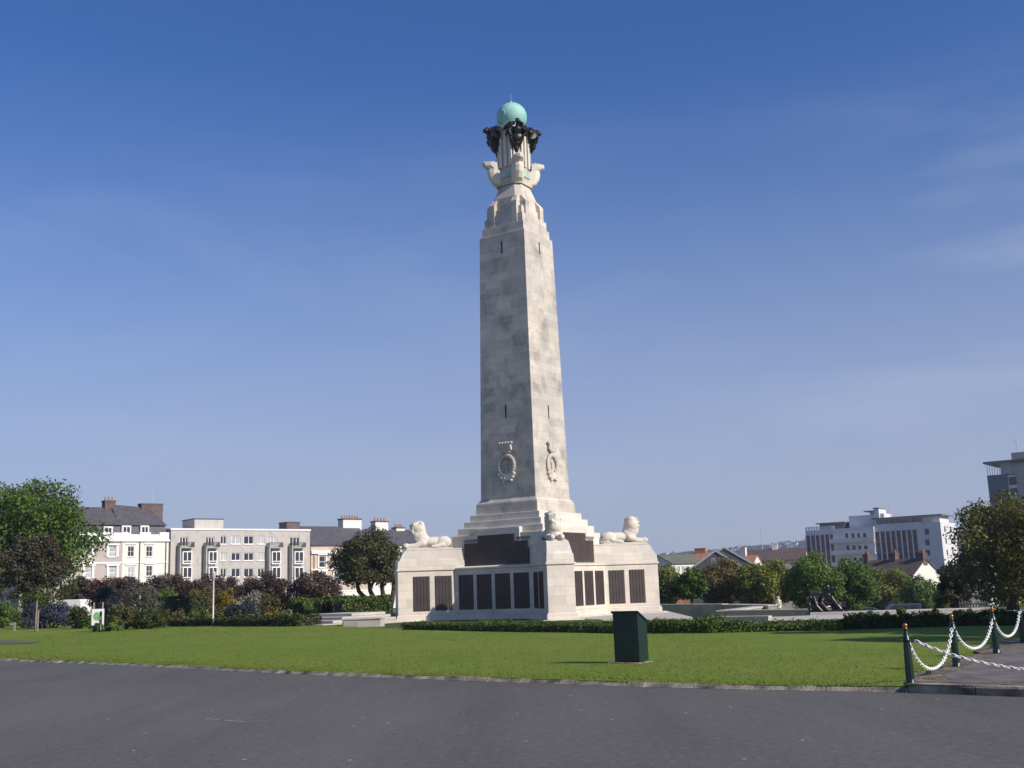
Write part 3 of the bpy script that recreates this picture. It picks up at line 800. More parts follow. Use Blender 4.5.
# ------------------------------------------------------------------ the memorial
YAW = R_(-33)
MEM = Vector((0.56, 63.0, -0.22))
mem = empty('war_memorial', MEM, 'tall pale stone obelisk war memorial crowned by a green copper globe', 'memorial', YAW)
mem.scale = (1, 1, 0.9955)
Q2 = math.sqrt(0.5)
def tablet(parent, w, z0, z1, loc, rz, name='name_tablet'):
    mb = MB()
    mb.box(-w / 2, w / 2, -0.025, 0.05, z0, z1)
    nb = max(2, int(w / 0.16))
    for i in range(nb):                                  # raised columns of names
        x = -w / 2 + (i + 0.5) * w / nb
        mb.box(x - w / nb * 0.33, x + w / nb * 0.33, -0.045, -0.02, z0 + 0.07, z1 - 0.07)
    return mb.build(name, M['tablet_bronze'], parent, loc, rz)

# base: square lower storey with a moulded plinth and cornice, stepped block above
BH, BC, UH = 3.6, 2.95, 3.1
mb = MB()
mb.frus(BH + 0.42, BH + 0.42, -0.25, 0.13); mb.frus(BH + 0.10, BH + 0.10, 0.13, 0.42); mb.frus(BH + 0.10, BH, 0.42, 0.50)
mb.frus(BH, BH, 0.50, BC - 0.06); mb.frus(BH + 0.07, BH + 0.07, BC - 0.06, BC + 0.05); mb.frus(BH + 0.07, UH + 0.18, BC + 0.05, BC + 0.12)
mb.frus(UH, UH, BC + 0.12, 4.80)
mb.frus(2.86, 2.86, 4.80, 5.20); mb.frus(2.60, 2.60, 5.20, 5.58); mb.frus(2.34, 2.34, 5.58, 5.96)
base = mb.build('base', M['stone'], mem, bevel=0.025)
for f in range(4):
    a = f * PI / 2
    c, s_ = math.cos(a), math.sin(a)
    def rot(x, y): return (x * c - y * s_, x * s_ + y * c, 0)
    for k in (-1.83, -0.61, 0.61, 1.83):
        if f in (0, 1): tablet(base, 0.98, 0.70, 2.60, rot(k, -BH), a)
    if f in (0, 1):
        mb = MB()
        mb.box(-1.52, 1.52, -0.05, 0.75, 4.10, 5.12)                 # stone frame rising over the large tablet
        mb.build('tablet_surround', M['stone'], base, rot(0, -UH), a, bevel=0.02)
        mb = MB()
        mb.extr_y([(-2.18, 3.0), (2.08, 3.0), (2.08, 4.34), (1.2, 4.34), (1.2, 4.74), (-1.25, 4.74), (-1.25, 4.34), (-2.18, 4.34)], -0.10, 0.05)
        for x in (-1.205, 1.205): mb.box(x - .02, x + .02, -0.112, -0.09, 3.2, 4.3)
        for i in range(26):
            x = -2.05 + 4.1 * (i + .5) / 26
            if abs(abs(x) - 1.2) > 0.08: mb.box(x - .055, x + .055, -0.107, -0.09, 3.2, 4.28 if abs(x) > 1.2 else 4.68)
        mb.build('name_tablet', M['tablet_bronze'], base, rot(0, -UH), a)
        rn = random.Random(f + 2)
        for x0 in (-2.2, 1.32):                                     # worn marks cut beside the tablet's shoulders
            mb = MB(); x = x0; mb.box(x0 - .02, x0 + .92, -0.005, 0.02, 4.42 - .02, 4.42 + .14)
            while x < x0 + 0.85:
                w = rn.uniform(.05, .1); mb.box(x, x + w, -0.012, 0.02, 4.42, 4.42 + rn.uniform(.08, .12)); x += w + .04
            mb.build('carved_marks', M['worn_marks'], base, rot(0, -UH) if f == 5 else (rot(0, -UH - .05)), a)
# four diagonal buttresses that carry the lions
for f, ang in enumerate((-PI / 4, -3 * PI / 4, PI / 4, 3 * PI / 4)):
    W = 0.72
    mb = MB()
    T = 7.57
    mb.box(4.0, T + 0.34, -W - 0.34, W + 0.34, -0.24, 0.155)
    mb.box(4.0, T + 0.09, -W - 0.09, W + 0.09, 0.155, 0.43)
    mb.loft([[(4.0, -W - .09, .43), (T + .09, -W - .09, .43), (T + .09, W + .09, .43), (4.0, W + .09, .43)], [(4.0, -W, .52), (T, -W, .52), (T, W, .52), (4.0, W, .52)]])
    mb.box(4.0, T, -W, W, 0.52, BC - 0.045)
    mb.box(3.9, T + 0.07, -W - 0.07, W + 0.07, BC - 0.045, BC + 0.062)
    z0, z1, z2 = BC + 0.062, BC + 0.50, 4.12
    for (za, ra, wa, zb, rb, wb) in ((z0, T + .01, W + .01, z1, T - .02, W - .01), (z1, T - .08, W - .04, z2 - .1, T - .38, W - .12), (z2 - .1, T - .44, W - .12, z2, T - .48, W - .12)):
        mb.loft([[(3.6, -wa, za), (ra, -wa, za), (ra, wa, za), (3.6, wa, za)], [(3.6, -wb, zb), (rb, -wb, zb), (rb, wb, zb), (3.6, wb, zb)]])
    bt = mb.build('buttress', M['stone'], mem, (0, 0, 0), ang, bevel=0.02)
    for r0, r1 in ((5.80, 6.72), (4.56, 5.50)):
        if ang in (-PI / 4, PI / 4): tablet(bt, r1 - r0, 0.70, 2.60, ((r0 + r1) / 2, -W, 0), 0)
        if ang == -3 * PI / 4 or ang == -PI / 4: tablet(bt, r1 - r0, 0.70, 2.60, ((r0 + r1) / 2, W, 0), PI)
# shaft
mb = MB()
mb.frus(2.09, 2.07, 5.96, 6.58); mb.frus(2.07, 1.90, 6.58, 6.80)
mb.frus(1.875, 1.60, 6.80, 22.66)
sh_h = lambda z: 1.875 + (1.60 - 1.875) * (z - 6.80) / 15.86
shaft = mb.build('shaft', M['shaft_stone'], mem, bevel=0.03)
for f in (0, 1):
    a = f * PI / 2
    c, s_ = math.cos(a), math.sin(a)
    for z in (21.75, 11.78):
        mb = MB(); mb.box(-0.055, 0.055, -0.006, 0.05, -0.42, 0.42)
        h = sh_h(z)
        mb.build('slit_shade', M['bronze_dark'], shaft, (h * s_, -h * c, z), a)  # dark strip painted for the shade inside a narrow opening, nothing is cut
    # wreath with a naval crown above it
    shp = []
    for k in range(22):
        t = 2 * PI * k / 22
        shp.append(('e', (0.50 * math.sin(t), -0.12, 0.60 * math.cos(t)), (0.15, 0.15, 0.13), (0, t, 0)))
    for (x, z, r) in ((-.34, -.72, .13), (-.1, -.78, .15), (.15, -.76, .14), (.38, -.68, .13), (.5, -.52, .1), (-.5, -.5, .1), (.3, -.9, .09), (-.22, -.93, .08)):
        shp.append(('e', (x, -0.14, z), (r, .16, r)))
    shp += [('l', [(0, -.06, -.45), (0, -.06, .38)], [.07, .06]), ('l', [(-.26, -.05, -.22), (0, -.07, -.45), (.26, -.05, -.22)], [.05, .07, .05]), ('l', [(-.2, -.05, .22), (.2, -.05, .22)], [.05, .05])]
    shp += [('b', (0, -.12, .86), (.27, .16, .07)), ('e', (0, -.1, .76), (.12, .12, .08))]
    for i in range(5):
        x = (i - 2) * 0.165
        shp += [('b', (x * 1.0, -.16, 1.10), (.055, .12, .19), (0, -x * 0.35, 0)), ('e', (x * 1.22, -.18, 1.36), (.085, .13, .10))]
    shp.append(('b', (0, -.1, 1.06), (.32, .10, .14)))
    h = sh_h(8.75)
    e_ = blob('crown_and_wreath', shp, M['shaft_stone'], 0.026, 1, shaft, (h * s_, -h * c, 8.68), a); e_.scale = (1.0, 0.62, 0.95)
# stepped head of the shaft
mb = MB()
mb.frus(1.48, 1.47, 22.66, 23.22); mb.frus(1.37, 1.36, 23.22, 23.80); mb.frus(1.26, 1.25, 23.80, 24.30)
mb.frus(1.12, 1.10, 24.30, 25.05, 0.38, 0.38); mb.frus(1.10, 0.80, 25.05, 25.95, 0.38, 0.30)
mb.frus(0.92, 0.92, 25.95, 26.30, 0.3, 0.3); mb.frus(0.86, 0.86, 26.30, 27.05, 0.3, 0.3)
for f in range(4):
    mb.M = Matrix.Rotation(f * PI / 2, 4, 'Z')
    for x in (-0.80, 0.80):
        mb.box(x - 0.20, x + 0.20, -1.40, -1.0, 23.2, 24.62)
        mb.loft([[(x - .2, -1.40, 24.62), (x + .2, -1.40, 24.62), (x + .2, -1.0, 24.62), (x - .2, -1.0, 24.62)], [(x * .9 - .2, -1.06, 25.05), (x * .9 + .2, -1.06, 25.05), (x * .9 + .2, -.8, 25.05), (x * .9 - .2, -.8, 25.05)]])
    mb.box(-0.45, 0.45, -0.90, -0.8, 26.42, 26.84)
mb.M = Matrix.Identity(4)
sthead = mb.build('stepped_head', M['shaft_stone'], mem, bevel=0.015)
for f in (0, 1):
    mb = MB(); mb.box(-.42, .42, -.925, -.88, 26.47, 26.80); mb.build('stained_band', M['verdigris_stain'], sthead, (0, 0, 0), f * PI / 2)
# ship prows on the four corners
mb = MB()
hull = [(0.72, 25.95), (1.05, 26.00), (1.36, 26.20), (1.58, 26.54), (1.67, 26.88), (1.64, 27.10), (1.94, 27.30), (1.96, 27.50), (1.30, 27.50), (1.22, 27.02), (0.72, 26.80)]
mid = [(0.72 + (x - 0.72) * 0.62, z) for x, z in hull]; mid2 = [(0.72 + (x - 0.72) * 0.90, z) for x, z in hull]
mb.loft([[(x, y, z) for x, z in pr] for pr, y in ((mid, -.36), (mid2, -.22), (hull, -.025), (hull, .025), (mid2, .22), (mid, .36))])
for i in range(4): mb.box(1.26 + .17 * i, 1.37 + .17 * i, -0.30 + .055 * i, 0.30 - .055 * i, 27.20 + .03 * i, 27.58)
prow_me = None
for ang in (-PI / 4, -3 * PI / 4, PI / 4, 3 * PI / 4):
    if prow_me is None:
        o = mb.build('ship_prow', M['carved'], mem, (0, 0, 0), ang, bevel=0.03); prow_me = o.data
    else:
        o = link_mesh('ship_prow', prow_me, M['carved'], mem, (0, 0, 0), ang); b_ = o.modifiers.new('bevel', 'BEVEL'); b_.width = .03; b_.segments = 2
# capital core
mb = MB()
mb.frus(0.80, 0.78, 27.05, 28.1, 0.32, 0.32); mb.frus(0.78, 0.86, 28.1, 29.9, 0.32, 0.32)
for f in range(4):
    mb.M = Matrix.Rotation(f * PI / 2, 4, 'Z')
    for x in (-0.36, 0.0, 0.36): mb.box(x - .10, x + .10, -0.93, -0.7, 27.1, 29.6)
    mb.M = Matrix.Rotation(f * PI / 2 + PI / 4, 4, 'Z')
    mb.box(-0.2, 0.2, -1.02, -0.6, 27.1, 28.5)
mb.M = Matrix.Identity(4)
core = mb.build('capital', M['carved'], mem, bevel=0.02)
mb = MB(); mb.box(-.17, .17, -0.05, .05, 27.12, 28.4)
mb.build('copper_stain', M['verdigris_stain'], core, (1.03 * Q2 * 1.0, 1.03 * Q2 * 1.0, 0), 3 * PI / 4)
# bronze winged figures leaning out under the globe
fig = [('l', [(0.86, 0, 27.75), (1.00, 0, 28.4), (1.18, 0, 29.0)], [.20, .26, .30]), ('l', [(1.18, 0, 29.0), (1.36, 0, 29.45)], [.32, .30]),
       ('l', [(1.40, 0, 29.55), (1.62, 0, 29.92)], [.16, .12]), ('e', (1.66, 0, 30.0), (.20, .18, .23)),
       ('l', [(1.36, .30, 29.62), (1.48, .62, 29.30), (1.52, .46, 28.95)], [.12, .11, .09]), ('l', [(1.36, -.30, 29.62), (1.48, -.62, 29.30), (1.52, -.46, 28.95)], [.12, .11, .09]),
       ('e', (1.42, 0, 28.92), (.16, .36, .40)), ('e', (1.36, 0, 28.50), (.12, .22, .26)),
       ('e', (1.20, .50, 29.60), (.30, .13, .62), (.35, .35, 0)), ('e', (1.20, -.50, 29.60), (.30, .13, .62), (-.35, .35, 0)),
       ('e', (1.02, .58, 29.95), (.24, .15, .46), (.6, .2, 0)), ('e', (1.02, -.58, 29.95), (.24, .15, .46), (-.6, .2, 0)),
       ('l', [(0.98, .30, 29.3), (0.90, .36, 28.6), (0.84, .32, 27.95)], [.17, .15, .09]), ('l', [(0.98, -.30, 29.3), (0.90, -.36, 28.6), (0.84, -.32, 27.95)], [.17, .15, .09]),
       ('e', (1.58, 0, 30.22), (.12, .16, .10)), ('e', (1.3, .2, 30.1), (.14, .14, .2)), ('e', (1.3, -.22, 30.05), (.15, .12, .18))]
for k in range(7):
    fig.append(('l', [(1.18 + .05 * k, .62 - .03 * k, 29.9 - .22 * k), (1.42, .60 - .05 * k, 29.7 - .25 * k)], [.06, .04]))
    fig.append(('l', [(1.18 + .05 * k, -.62 + .03 * k, 29.9 - .22 * k), (1.42, -.60 + .05 * k, 29.7 - .25 * k)], [.06, .04]))
def lean(p):
    k = 0.45 + 0.55 * sstep(27.8, 29.6, p[2]); return (0.86 + (p[0] - 0.86) * k, p[1] * (0.62 + 0.38 * sstep(27.9, 29.3, p[2])), p[2])
fig = [(q_[0], lean(q_[1]) if q_[0] == 'e' else [lean(p_) for p_ in q_[1]], *q_[2:]) for q_ in fig]
f0 = blob('bronze_figure', fig, M['figure_bronze'], 0.028, 1, mem, (0, 0, 7.15), -PI / 4); f0.scale = (1, .92, .75)
for ang in (-3 * PI / 4, PI / 4, 3 * PI / 4): f1 = link_mesh('bronze_figure', f0.data, M['figure_bronze'], mem, (0, 0, 7.15), ang); f1.scale = f0.scale
mb = MB(); mb.smooth = True
mb.ball((0, 0, 30.62), 0.945, 40, 24)
globe = mb.build('globe', M['verdigris'], mem)
mb = MB(); mb.smooth = True
for k in range(14):
    t = 2 * PI * k / 14; mb.ball((.16 * math.cos(t), -0.93, .18 * math.sin(t)), (.045, .04, .045), 8, 6)
mb.ball((0.05, -.93, -.02), (.07, .03, .11), 8, 6)
mb.build('emblem', M['verdigris'], globe, (0, 0, 30.62), R_(-5))
mb = MB(); mb.tube([(0, 0, 31.5), (0, 0, 31.72)], .05, 8); mb.tube([(0, 0, 31.7), (0, 0, 32.2)], .006, 6)
mb.build('lightning_rod', M['galv'], globe)

# lions lying on the buttresses
def lion_shapes(turn):
    c, s_ = math.cos(turn), math.sin(turn)
    def hd(x, y, z): return (0.62 + x * c - y * s_, x * s_ + y * c, z)
    sh = [('e', (-.30, 0, .38), (.92, .36, .30)), ('e', (-.84, .24, .36), (.42, .21, .34)), ('e', (-.84, -.24, .36), (.42, .21, .34)),
          ('e', (.40, 0, .50), (.46, .40, .46)), ('e', (.52, 0, .82), (.42, .42, .52)), ('e', hd(-.06, 0, 1.08), (.42, .45, .50)), ('e', hd(.02, 0, .80), (.40, .40, .40)),
          ('e', hd(.08, 0, 1.22), (.34, .36, .34)), ('b', hd(.22, 0, 1.12), (.19, .19, .26), (0, 0, turn)), ('e', hd(.34, 0, 1.00), (.15, .18, .13)), ('e', hd(.32, 0, .86), (.12, .15, .09)), ('e', hd(.44, 0, 1.07), (.05, .09, .05)), ('e', hd(-.1, 0, 1.36), (.32, .36, .24)),
          ('e', hd(.33, .16, 1.36), (.09, .10, .07)), ('e', hd(.33, -.16, 1.36), (.09, .10, .07)), ('e', hd(.31, 0, 1.27), (.12, .07, .13)),
          ('e', hd(-.06, .34, 1.42), (.08, .10, .11)), ('e', hd(-.06, -.34, 1.42), (.08, .10, .11)),
          ('l', [(.35, .30, .32), (.80, .29, .17), (1.22, .26, .15)], [.19, .16, .14]), ('l', [(.35, -.30, .32), (.80, -.29, .17), (1.22, -.26, .15)], [.19, .16, .14]),
          ('e', (1.30, .26, .17), (.20, .16, .17)), ('e', (1.30, -.26, .17), (.20, .16, .17)),
          ('l', [(-.75, .40, .2), (-.35, .46, .12), (-.15, .46, .10)], [.14, .12, .10]), ('l', [(-.75, -.40, .2), (-.35, -.46, .12), (-.15, -.46, .10)], [.14, .12, .10]),
          ('l', [(-1.22, 0, .32), (-1.28, -.2, .12), (-.9, -.48, .07)], [.07, .06, .06])]
    for k in range(11):           # locks of the mane
        t = 2 * PI * k / 11
        sh.append(('e', hd(.02, .38 * math.cos(t), 1.12 + .40 * math.sin(t)), (.14, .08, .08)))
    for k in range(8):
        sh.append(('e', (.74, -.26 + .075 * k, .70), (.12, .06, .24)))
    return sh
for ang, turn, lab in ((-3 * PI / 4, 0.35, 'pale stone lion facing out, on the buttress beside the dark round tree'),
                       (-PI / 4, -0.30, 'pale stone lion seen face on, on the middle buttress before the obelisk'),
                       (PI / 4, 0.95, 'pale stone lion with its mane turned away, on the buttress above the low garden walls')):
    a = ang + YAW
    rr = 5.72
    p = MEM + Vector((rr * math.cos(a), rr * math.sin(a), 4.115))
    o = empty('lion_statue', p, lab, 'lion statue', a, 'stone lions on the memorial')
    blob('lion_body', lion_shapes(turn), M['carved'], 0.022, 2, o)
    mb = MB(); mb.box(-1.30, 1.30, -.52, .52, -0.004, 0.06); mb.build('plinth', M['carved'], o, bevel=0.02)

# ------------------------------------------------------------------ walls and paving of the memorial garden
def slab(name, poly, z, mat, thick=0.06):
    mb = MB(); mb.prism(poly, z - thick, z); return tag(mb.build(name, mat), kind='structure')
slab('paving', [(-8.3, 53.5), (-3.5, 46.4), (2.5, 41.6), (6.8, 45.5), (8.4, 54), (8.9, 67.5), (4, 74), (-9, 72), (-10.5, 62)], -0.12, M['paving'], 0.5)
def gwall(name, label, a, b, z0, z1, thick, over=0.05, cap=0.09, mat='wall_stone', group='low garden walls'):
    a, b = Vector((a[0], a[1], 0)), Vector((b[0], b[1], 0)); d = b - a
    o = empty(name, (a.x, a.y, 0), label, 'wall', math.atan2(d.y, d.x), group)
    mb = MB(); mb.box(0, d.length, 0, thick, z0, z1 - cap); mb.build('wall_face', M[mat], o, bevel=0.012)
    mb = MB(); x = -over
    while x < d.length + over - 0.01:
        e = min(x + 1.45, d.length + over); mb.box(x, e - 0.008, -over, thick + over, z1 - cap, z1); x = e
    mb.build('coping', M['coping'], o, bevel=0.012)
    return o
def zpx(x, y, d): return P(x, y, d).z
# right of the memorial
a, b = P(640, 604.5, 79), P(722, 604.2, 72); gwall('garden_wall', 'long brown stone garden wall running away beside the memorial', a, b, -1.5, a.z, 0.5)
a2, b2 = P(723, 604.0, 72), P(768, 603.4, 66); gwall('garden_wall', 'short low stone wall with pale coping below the olive trees', a2, b2, -1.5, a2.z - 0.02, 0.9)
a, b = P(729, 610.2, 60), P(811, 609.0, 57); gwall('garden_wall', 'low stone wall with pale top in front of the small standing statue', a, b, -1.5, a.z, 0.45)
a, b = P(731, 609.6, 60.6), P(775, 604.0, 69); gwall('garden_wall', 'pale topped return wall going back to the small standing statue', a, b, -1.5, a.z - 0.03, 0.8)
a, b = P(813, 612.6, 53.5), P(992, 607.4, 51.5); gwall('garden_wall', 'long low wall with thick pale coping under the dark bronze sculpture', a, b, -1.4, a.z, 0.8, 0.14, 0.17)
a, b = P(984, 611.5, 46), P(1060, 609.3, 45); gwall('garden_wall', 'short low wall end with pale coping behind the last chain', a, b, -1.0, a.z, 0.7, 0.1, 0.2)
a, b = P(712, 616.6, 51), P(768, 615.8, 49.5); gwall('garden_wall', 'low pale kerb wall just behind the clipped hedge', a, b, -0.9, a.z, 0.35, 0.04, 0.12, 'coping')
slab('garden_path', [tuple(P(770, 621, 45))[:2], tuple(P(905, 619, 42))[:2], tuple(P(1060, 613, 40))[:2], tuple(P(1060, 608, 50))[:2], tuple(P(905, 609, 53.4))[:2], tuple(P(770, 616, 53.4))[:2]], -0.22, M['paving'], 0.5)
# left of the memorial
a, b = P(350, 613.8, 68), P(402, 614.2, 66); gwall('garden_wall', 'shaded stone wall between the memorial and the clipped hedge', a, b, -0.9, a.z, 0.6, 0.04, 0.1)
a, b = P(312, 616.4, 62), P(346, 613.4, 69); gwall('garden_wall', 'shaded stone wall running back behind the pale block', a, b, -0.9, zpx(318, 617.5, 62.5), 0.5, 0.04, 0.08)
c0, c1 = P(341, 626.8, 54), P(379, 626.6, 53.5)
zt_ = zpx(360, 618.2, 54)
o = empty('stone_block', (c0.x, c0.y, -0.05), 'long pale stone block beside the memorial at the lawn edge', 'stone bench', R_(-3))
ln = (c1 - c0).length
mb = MB(); mb.box(0.05, ln - 0.03, 0.03, 1.1, -0.1, zt_ - 0.03); mb.build('block', M['coping'], o, bevel=0.03)
mb = MB(); mb.box(0, ln, -0.02, 1.15, zt_ - 0.03, zt_ + 0.06); mb.build('top_slab', M['coping'], o, bevel=0.03)
mb = MB(); mb.box(0.12, ln * 0.42, -0.015, 0.05, 0.02, zt_ - 0.10); mb.build('shade_patch', M['wall_stone'], o)  # darker stone colour stands for shade on the block's left part, no real panel
s0, s1 = P(286, 626.3, 57), P(323, 626.3, 55.5)
o = empty('stone_steps', (s0.x, s0.y, -0.05), 'broad pale stone steps left of the long stone block', 'steps', math.atan2(s1.y - s0.y, s1.x - s0.x), None)
ln = (s1 - s0).length
for k in range(4):
    mb = MB(); mb.box(-0.2 - 0.5 * k, ln - 0.38 * k, 1.1 * k, 6.0, -0.1 if k == 0 else 0.145 * k + 0.003, 0.145 * (k + 1)); mb.build('step', M['coping'], o, bevel=0.02)

# bronze sculpture on the long wall, statue by the bushes
p = P(826, 612.6, 54.2)
o = empty('bronze_sculpture', (p.x, 54.2, p.z + 0.0), 'dark bronze reclining figure with one arm raised, on the long low wall', 'sculpture', R_(-4))
sh = [('e', (-.42, 0, .32), (.42, .32, .34)), ('e', (-.52, .05, .62), (.34, .26, .18)), ('e', (-.1, 0, .22), (.55, .36, .22)), ('b', (-.1, 0, .06), (.80, .40, .06)),
      ('l', [(-.45, -.05, .70), (-.05, -.05, .70), (.16, -.03, .80)], [.15, .18, .20]), ('l', [(.16, -.03, .80), (.20, -.03, .96)], [.10, .09]), ('e', (.17, -.03, 1.08), (.115, .10, .14)),
      ('l', [(.22, -.15, .88), (.42, -.2, .92), (.58, -.2, 1.02), (.60, -.2, 1.28)], [.085, .07, .06, .045]), ('l', [(.10, .15, .84), (-.2, .3, .62), (-.45, .34, .7)], [.085, .07, .05]),
      ('l', [(-.1, -.15, .64), (.28, -.3, .62), (.52, -.3, .30), (.70, -.36, .10)], [.16, .13, .10, .07]), ('l', [(-.15, -.2, .60), (-.28, -.38, .40), (.02, -.4, .12)], [.15, .12, .07]),
      ('l', [(.55, -.3, .14), (.76, -.44, .06)], [.08, .05]), ('e', (.35, .05, .22), (.35, .28, .20)), ('l', [(-.75, -.1, .66), (-.85, -.2, .4), (-.8, -.25, .1)], [.10, .12, .10]),
      ('l', [(-.6, -.3, .7), (-.5, -.38, .3), (-.3, -.42, .08)], [.07, .08, .08])]
M['bronze_wet'] = plain('polished_dark_bronze', (0.05, 0.045, 0.045), 0.3, 0.8, 0.5, 0.4, 4, 0.3, 9)
mb = MB(); mb.box(-.95, .95, -.45, .45, -.03, .05); mb.build('base_slab', M['bronze_wet'], o, bevel=.01)
fg = blob('figure', sh, M['bronze_wet'], 0.026, 1, o); fg.scale = (.98, 1, 1.12)
p = P(779, 608, 64)
o = empty('standing_statue', (p.x, 64, p.z - 0.1), 'small pale standing figure on a narrow plinth beside the garden wall', 'statue', R_(-20))
mb = MB(); mb.frus(.24, .22, -1.2, -.1); mb.frus(.15, .15, -.1, .10); mb.build('plinth', M['wall_stone'], o, bevel=0.015)
sh = [('l', [(0, 0, .08), (0, 0, .36), (0, 0, .50)], [.13, .10, .115]), ('l', [(0, 0, .50), (0, 0, .60)], [.11, .05]), ('e', (0, 0, .69), (.065, .07, .09)),
      ('l', [(.13, 0, .52), (.16, -.04, .36), (.10, -.11, .29)], [.045, .04, .035]), ('l', [(-.13, 0, .52), (-.16, -.04, .36), (-.10, -.11, .29)], [.045, .04, .035])]
blob('figure', sh, M['carved'], 0.022, 2, o)
mb = MB(); mb.tube([(-.24, 0, -1), (-.23, 0, .95)], .014, 6); mb.build('staff', M['galv'], o)

# ------------------------------------------------------------------ hedges
g = lambda x, y: tuple(G(x, y, 0.06))[:2]
h0, h1 = g(401, 630.0), g(640, 633.0)
hedge('low_hedge', 'low clipped hedge on the lawn edge in front of the memorial', h0, h1, 0.8, 0.31, L['hedge'], 9500, 0.040, 1)
h0, h1 = g(641, 633.2), g(714, 632.6)
hedge('low_hedge', 'rounded clipped hedge behind and right of the green metal lectern', h0, h1, 1.1, 0.35, L['hedge'], 6000, 0.042, 2, wave=0.07)
h0, h1 = g(715, 632.3), g(845, 630.0)
hedge('low_hedge', 'dark shaded hedge in front of the low garden walls', h0, h1, 1.0, 0.22, L['hedge'], 6500, 0.042, 3, wave=0.08)
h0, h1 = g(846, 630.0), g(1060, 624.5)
hedge('low_hedge', 'dark shaded hedge behind the white chains', h0, h1, 1.0, 0.26, L['hedge_dark'], 9000, 0.042, 4, wave=0.10)  # tree shade also put into the leaf colour, darker than the sunlit hedges
for i, (x0, x1, yt, lab) in enumerate(((845, 884, 611.5, 'rounded green bush below the low wall, nearest the parked van'), (880, 918, 609.5, 'rounded green bush behind the first gold topped post'),
                                       (916, 948, 610.5, 'rounded green bush between the first two gold topped posts'), (944, 985, 609.0, 'rounded dark bush behind the second gold topped post'))):
    shrub('rounded_bush', lab, x0, x1, yt, 629, 37.5 - 0.6 * i, L['hedge'], 1500, 0.06, 30 + i, 8, cat='bush', group='rounded bushes below the low wall')

# ------------------------------------------------------------------ lectern, posts and chains
p = G(640, 663.2, 0.08)
o = empty('lectern', (p.x, p.y, 0.05), 'dark green metal lectern with a sloping top on the lawn', 'lectern', YAW)
mb = MB(); mb.extr_x([(0, 0.06), (0.40, 0.06), (0.40, 0.83), (0, 1.02)], -0.56, 0.0); mb.build('cabinet', M['green_box'], o, bevel=0.012)
mb = MB(); mb.extr_x([(-0.025, 1.015), (0.43, 0.80), (0.44, 0.825), (-0.02, 1.045)], -0.585, 0.025); mb.build('sloping_top', M['green_box'], o, bevel=0.006)
mb = MB(); mb.prism([(-.70, -.10), (.06, -.12), (.10, .42), (-.62, .46)], -0.15, 0.045); mb.build('pad', M['kerb'], o, bevel=0.02)
mb = MB(); mb.box(-.50, -.06, -0.007, 0.01, .14, .93); mb.box(-.53, -.515, -0.016, 0.01, .25, .33); mb.box(-.53, -.515, -0.016, 0.01, .75, .83); mb.build('door_panel', M['green_box'], o, bevel=0.004)

posts = [G(911, 686.5, 0.07), G(957, 669, 0.08), G(997, 655, 0.09), G(1023.5, 643.5, 0.1)]
posts.append(Vector((10.2, 13.6, 0.1)))
plabels = ['dark green bollard with gold ball nearest the road kerb, at the lawn corner', 'dark green bollard with gold ball, second back from the kerb beside the path', 'dark green bollard standing in tree shade behind the gold topped ones', 'dark green bollard at the right edge of the photo, farthest along the path', 'dark green bollard on the far side of the path']
def bollard():
    o = empty('bollard', posts[0], plabels[0], 'bollard', 0.3, 'bollards along the path')
    mb = MB()
    n = 20; prof = [(.076, -.1), (.076, .05), (.066, .07), (.061, .10), (.053, .42), (.046, .62)]
    rings = [[((r * (1 - (0.10 if (k % 2 and 0.1 <= z <= .62) else 0))) * math.cos(2 * PI * k / n), (r * (1 - (0.10 if (k % 2 and 0.1 <= z <= .62) else 0))) * math.sin(2 * PI * k / n), z) for k in range(n)] for r, z in prof]
    mb.loft(rings); mb.build('shaft', M['green_paint'], o)
    mb = MB(); mb.smooth = True; mb.lathe([(.048, .615), (.054, .625), (.054, .65), (.046, .66), (.036, .73), (.026, .765), (.023, .78), (.034, .785), (.034, .797), (.021, .80)], 18); mb.build('collar', M['green_paint'], o)
    mb = MB(); mb.smooth = True; mb.lathe([(.024, .795), (.029, .805), (.024, .815)], 16); mb.ball((0, 0, .843), .033, 18, 12); mb.build('ball', M['gold'], o)
    for s_ in (-1, 1):
        mb = MB(); mb.tube([(s_ * .045, 0, .675), (s_ * .085, 0, .675), (s_ * .09, 0, .65)], .009, 6); mb.build('hook', M['green_paint'], o)
    return o
b0 = bollard()
for q, lab in zip(posts[1:], plabels[1:]):
    c = copy_tree(b0); c.location = q; c['label'] = lab
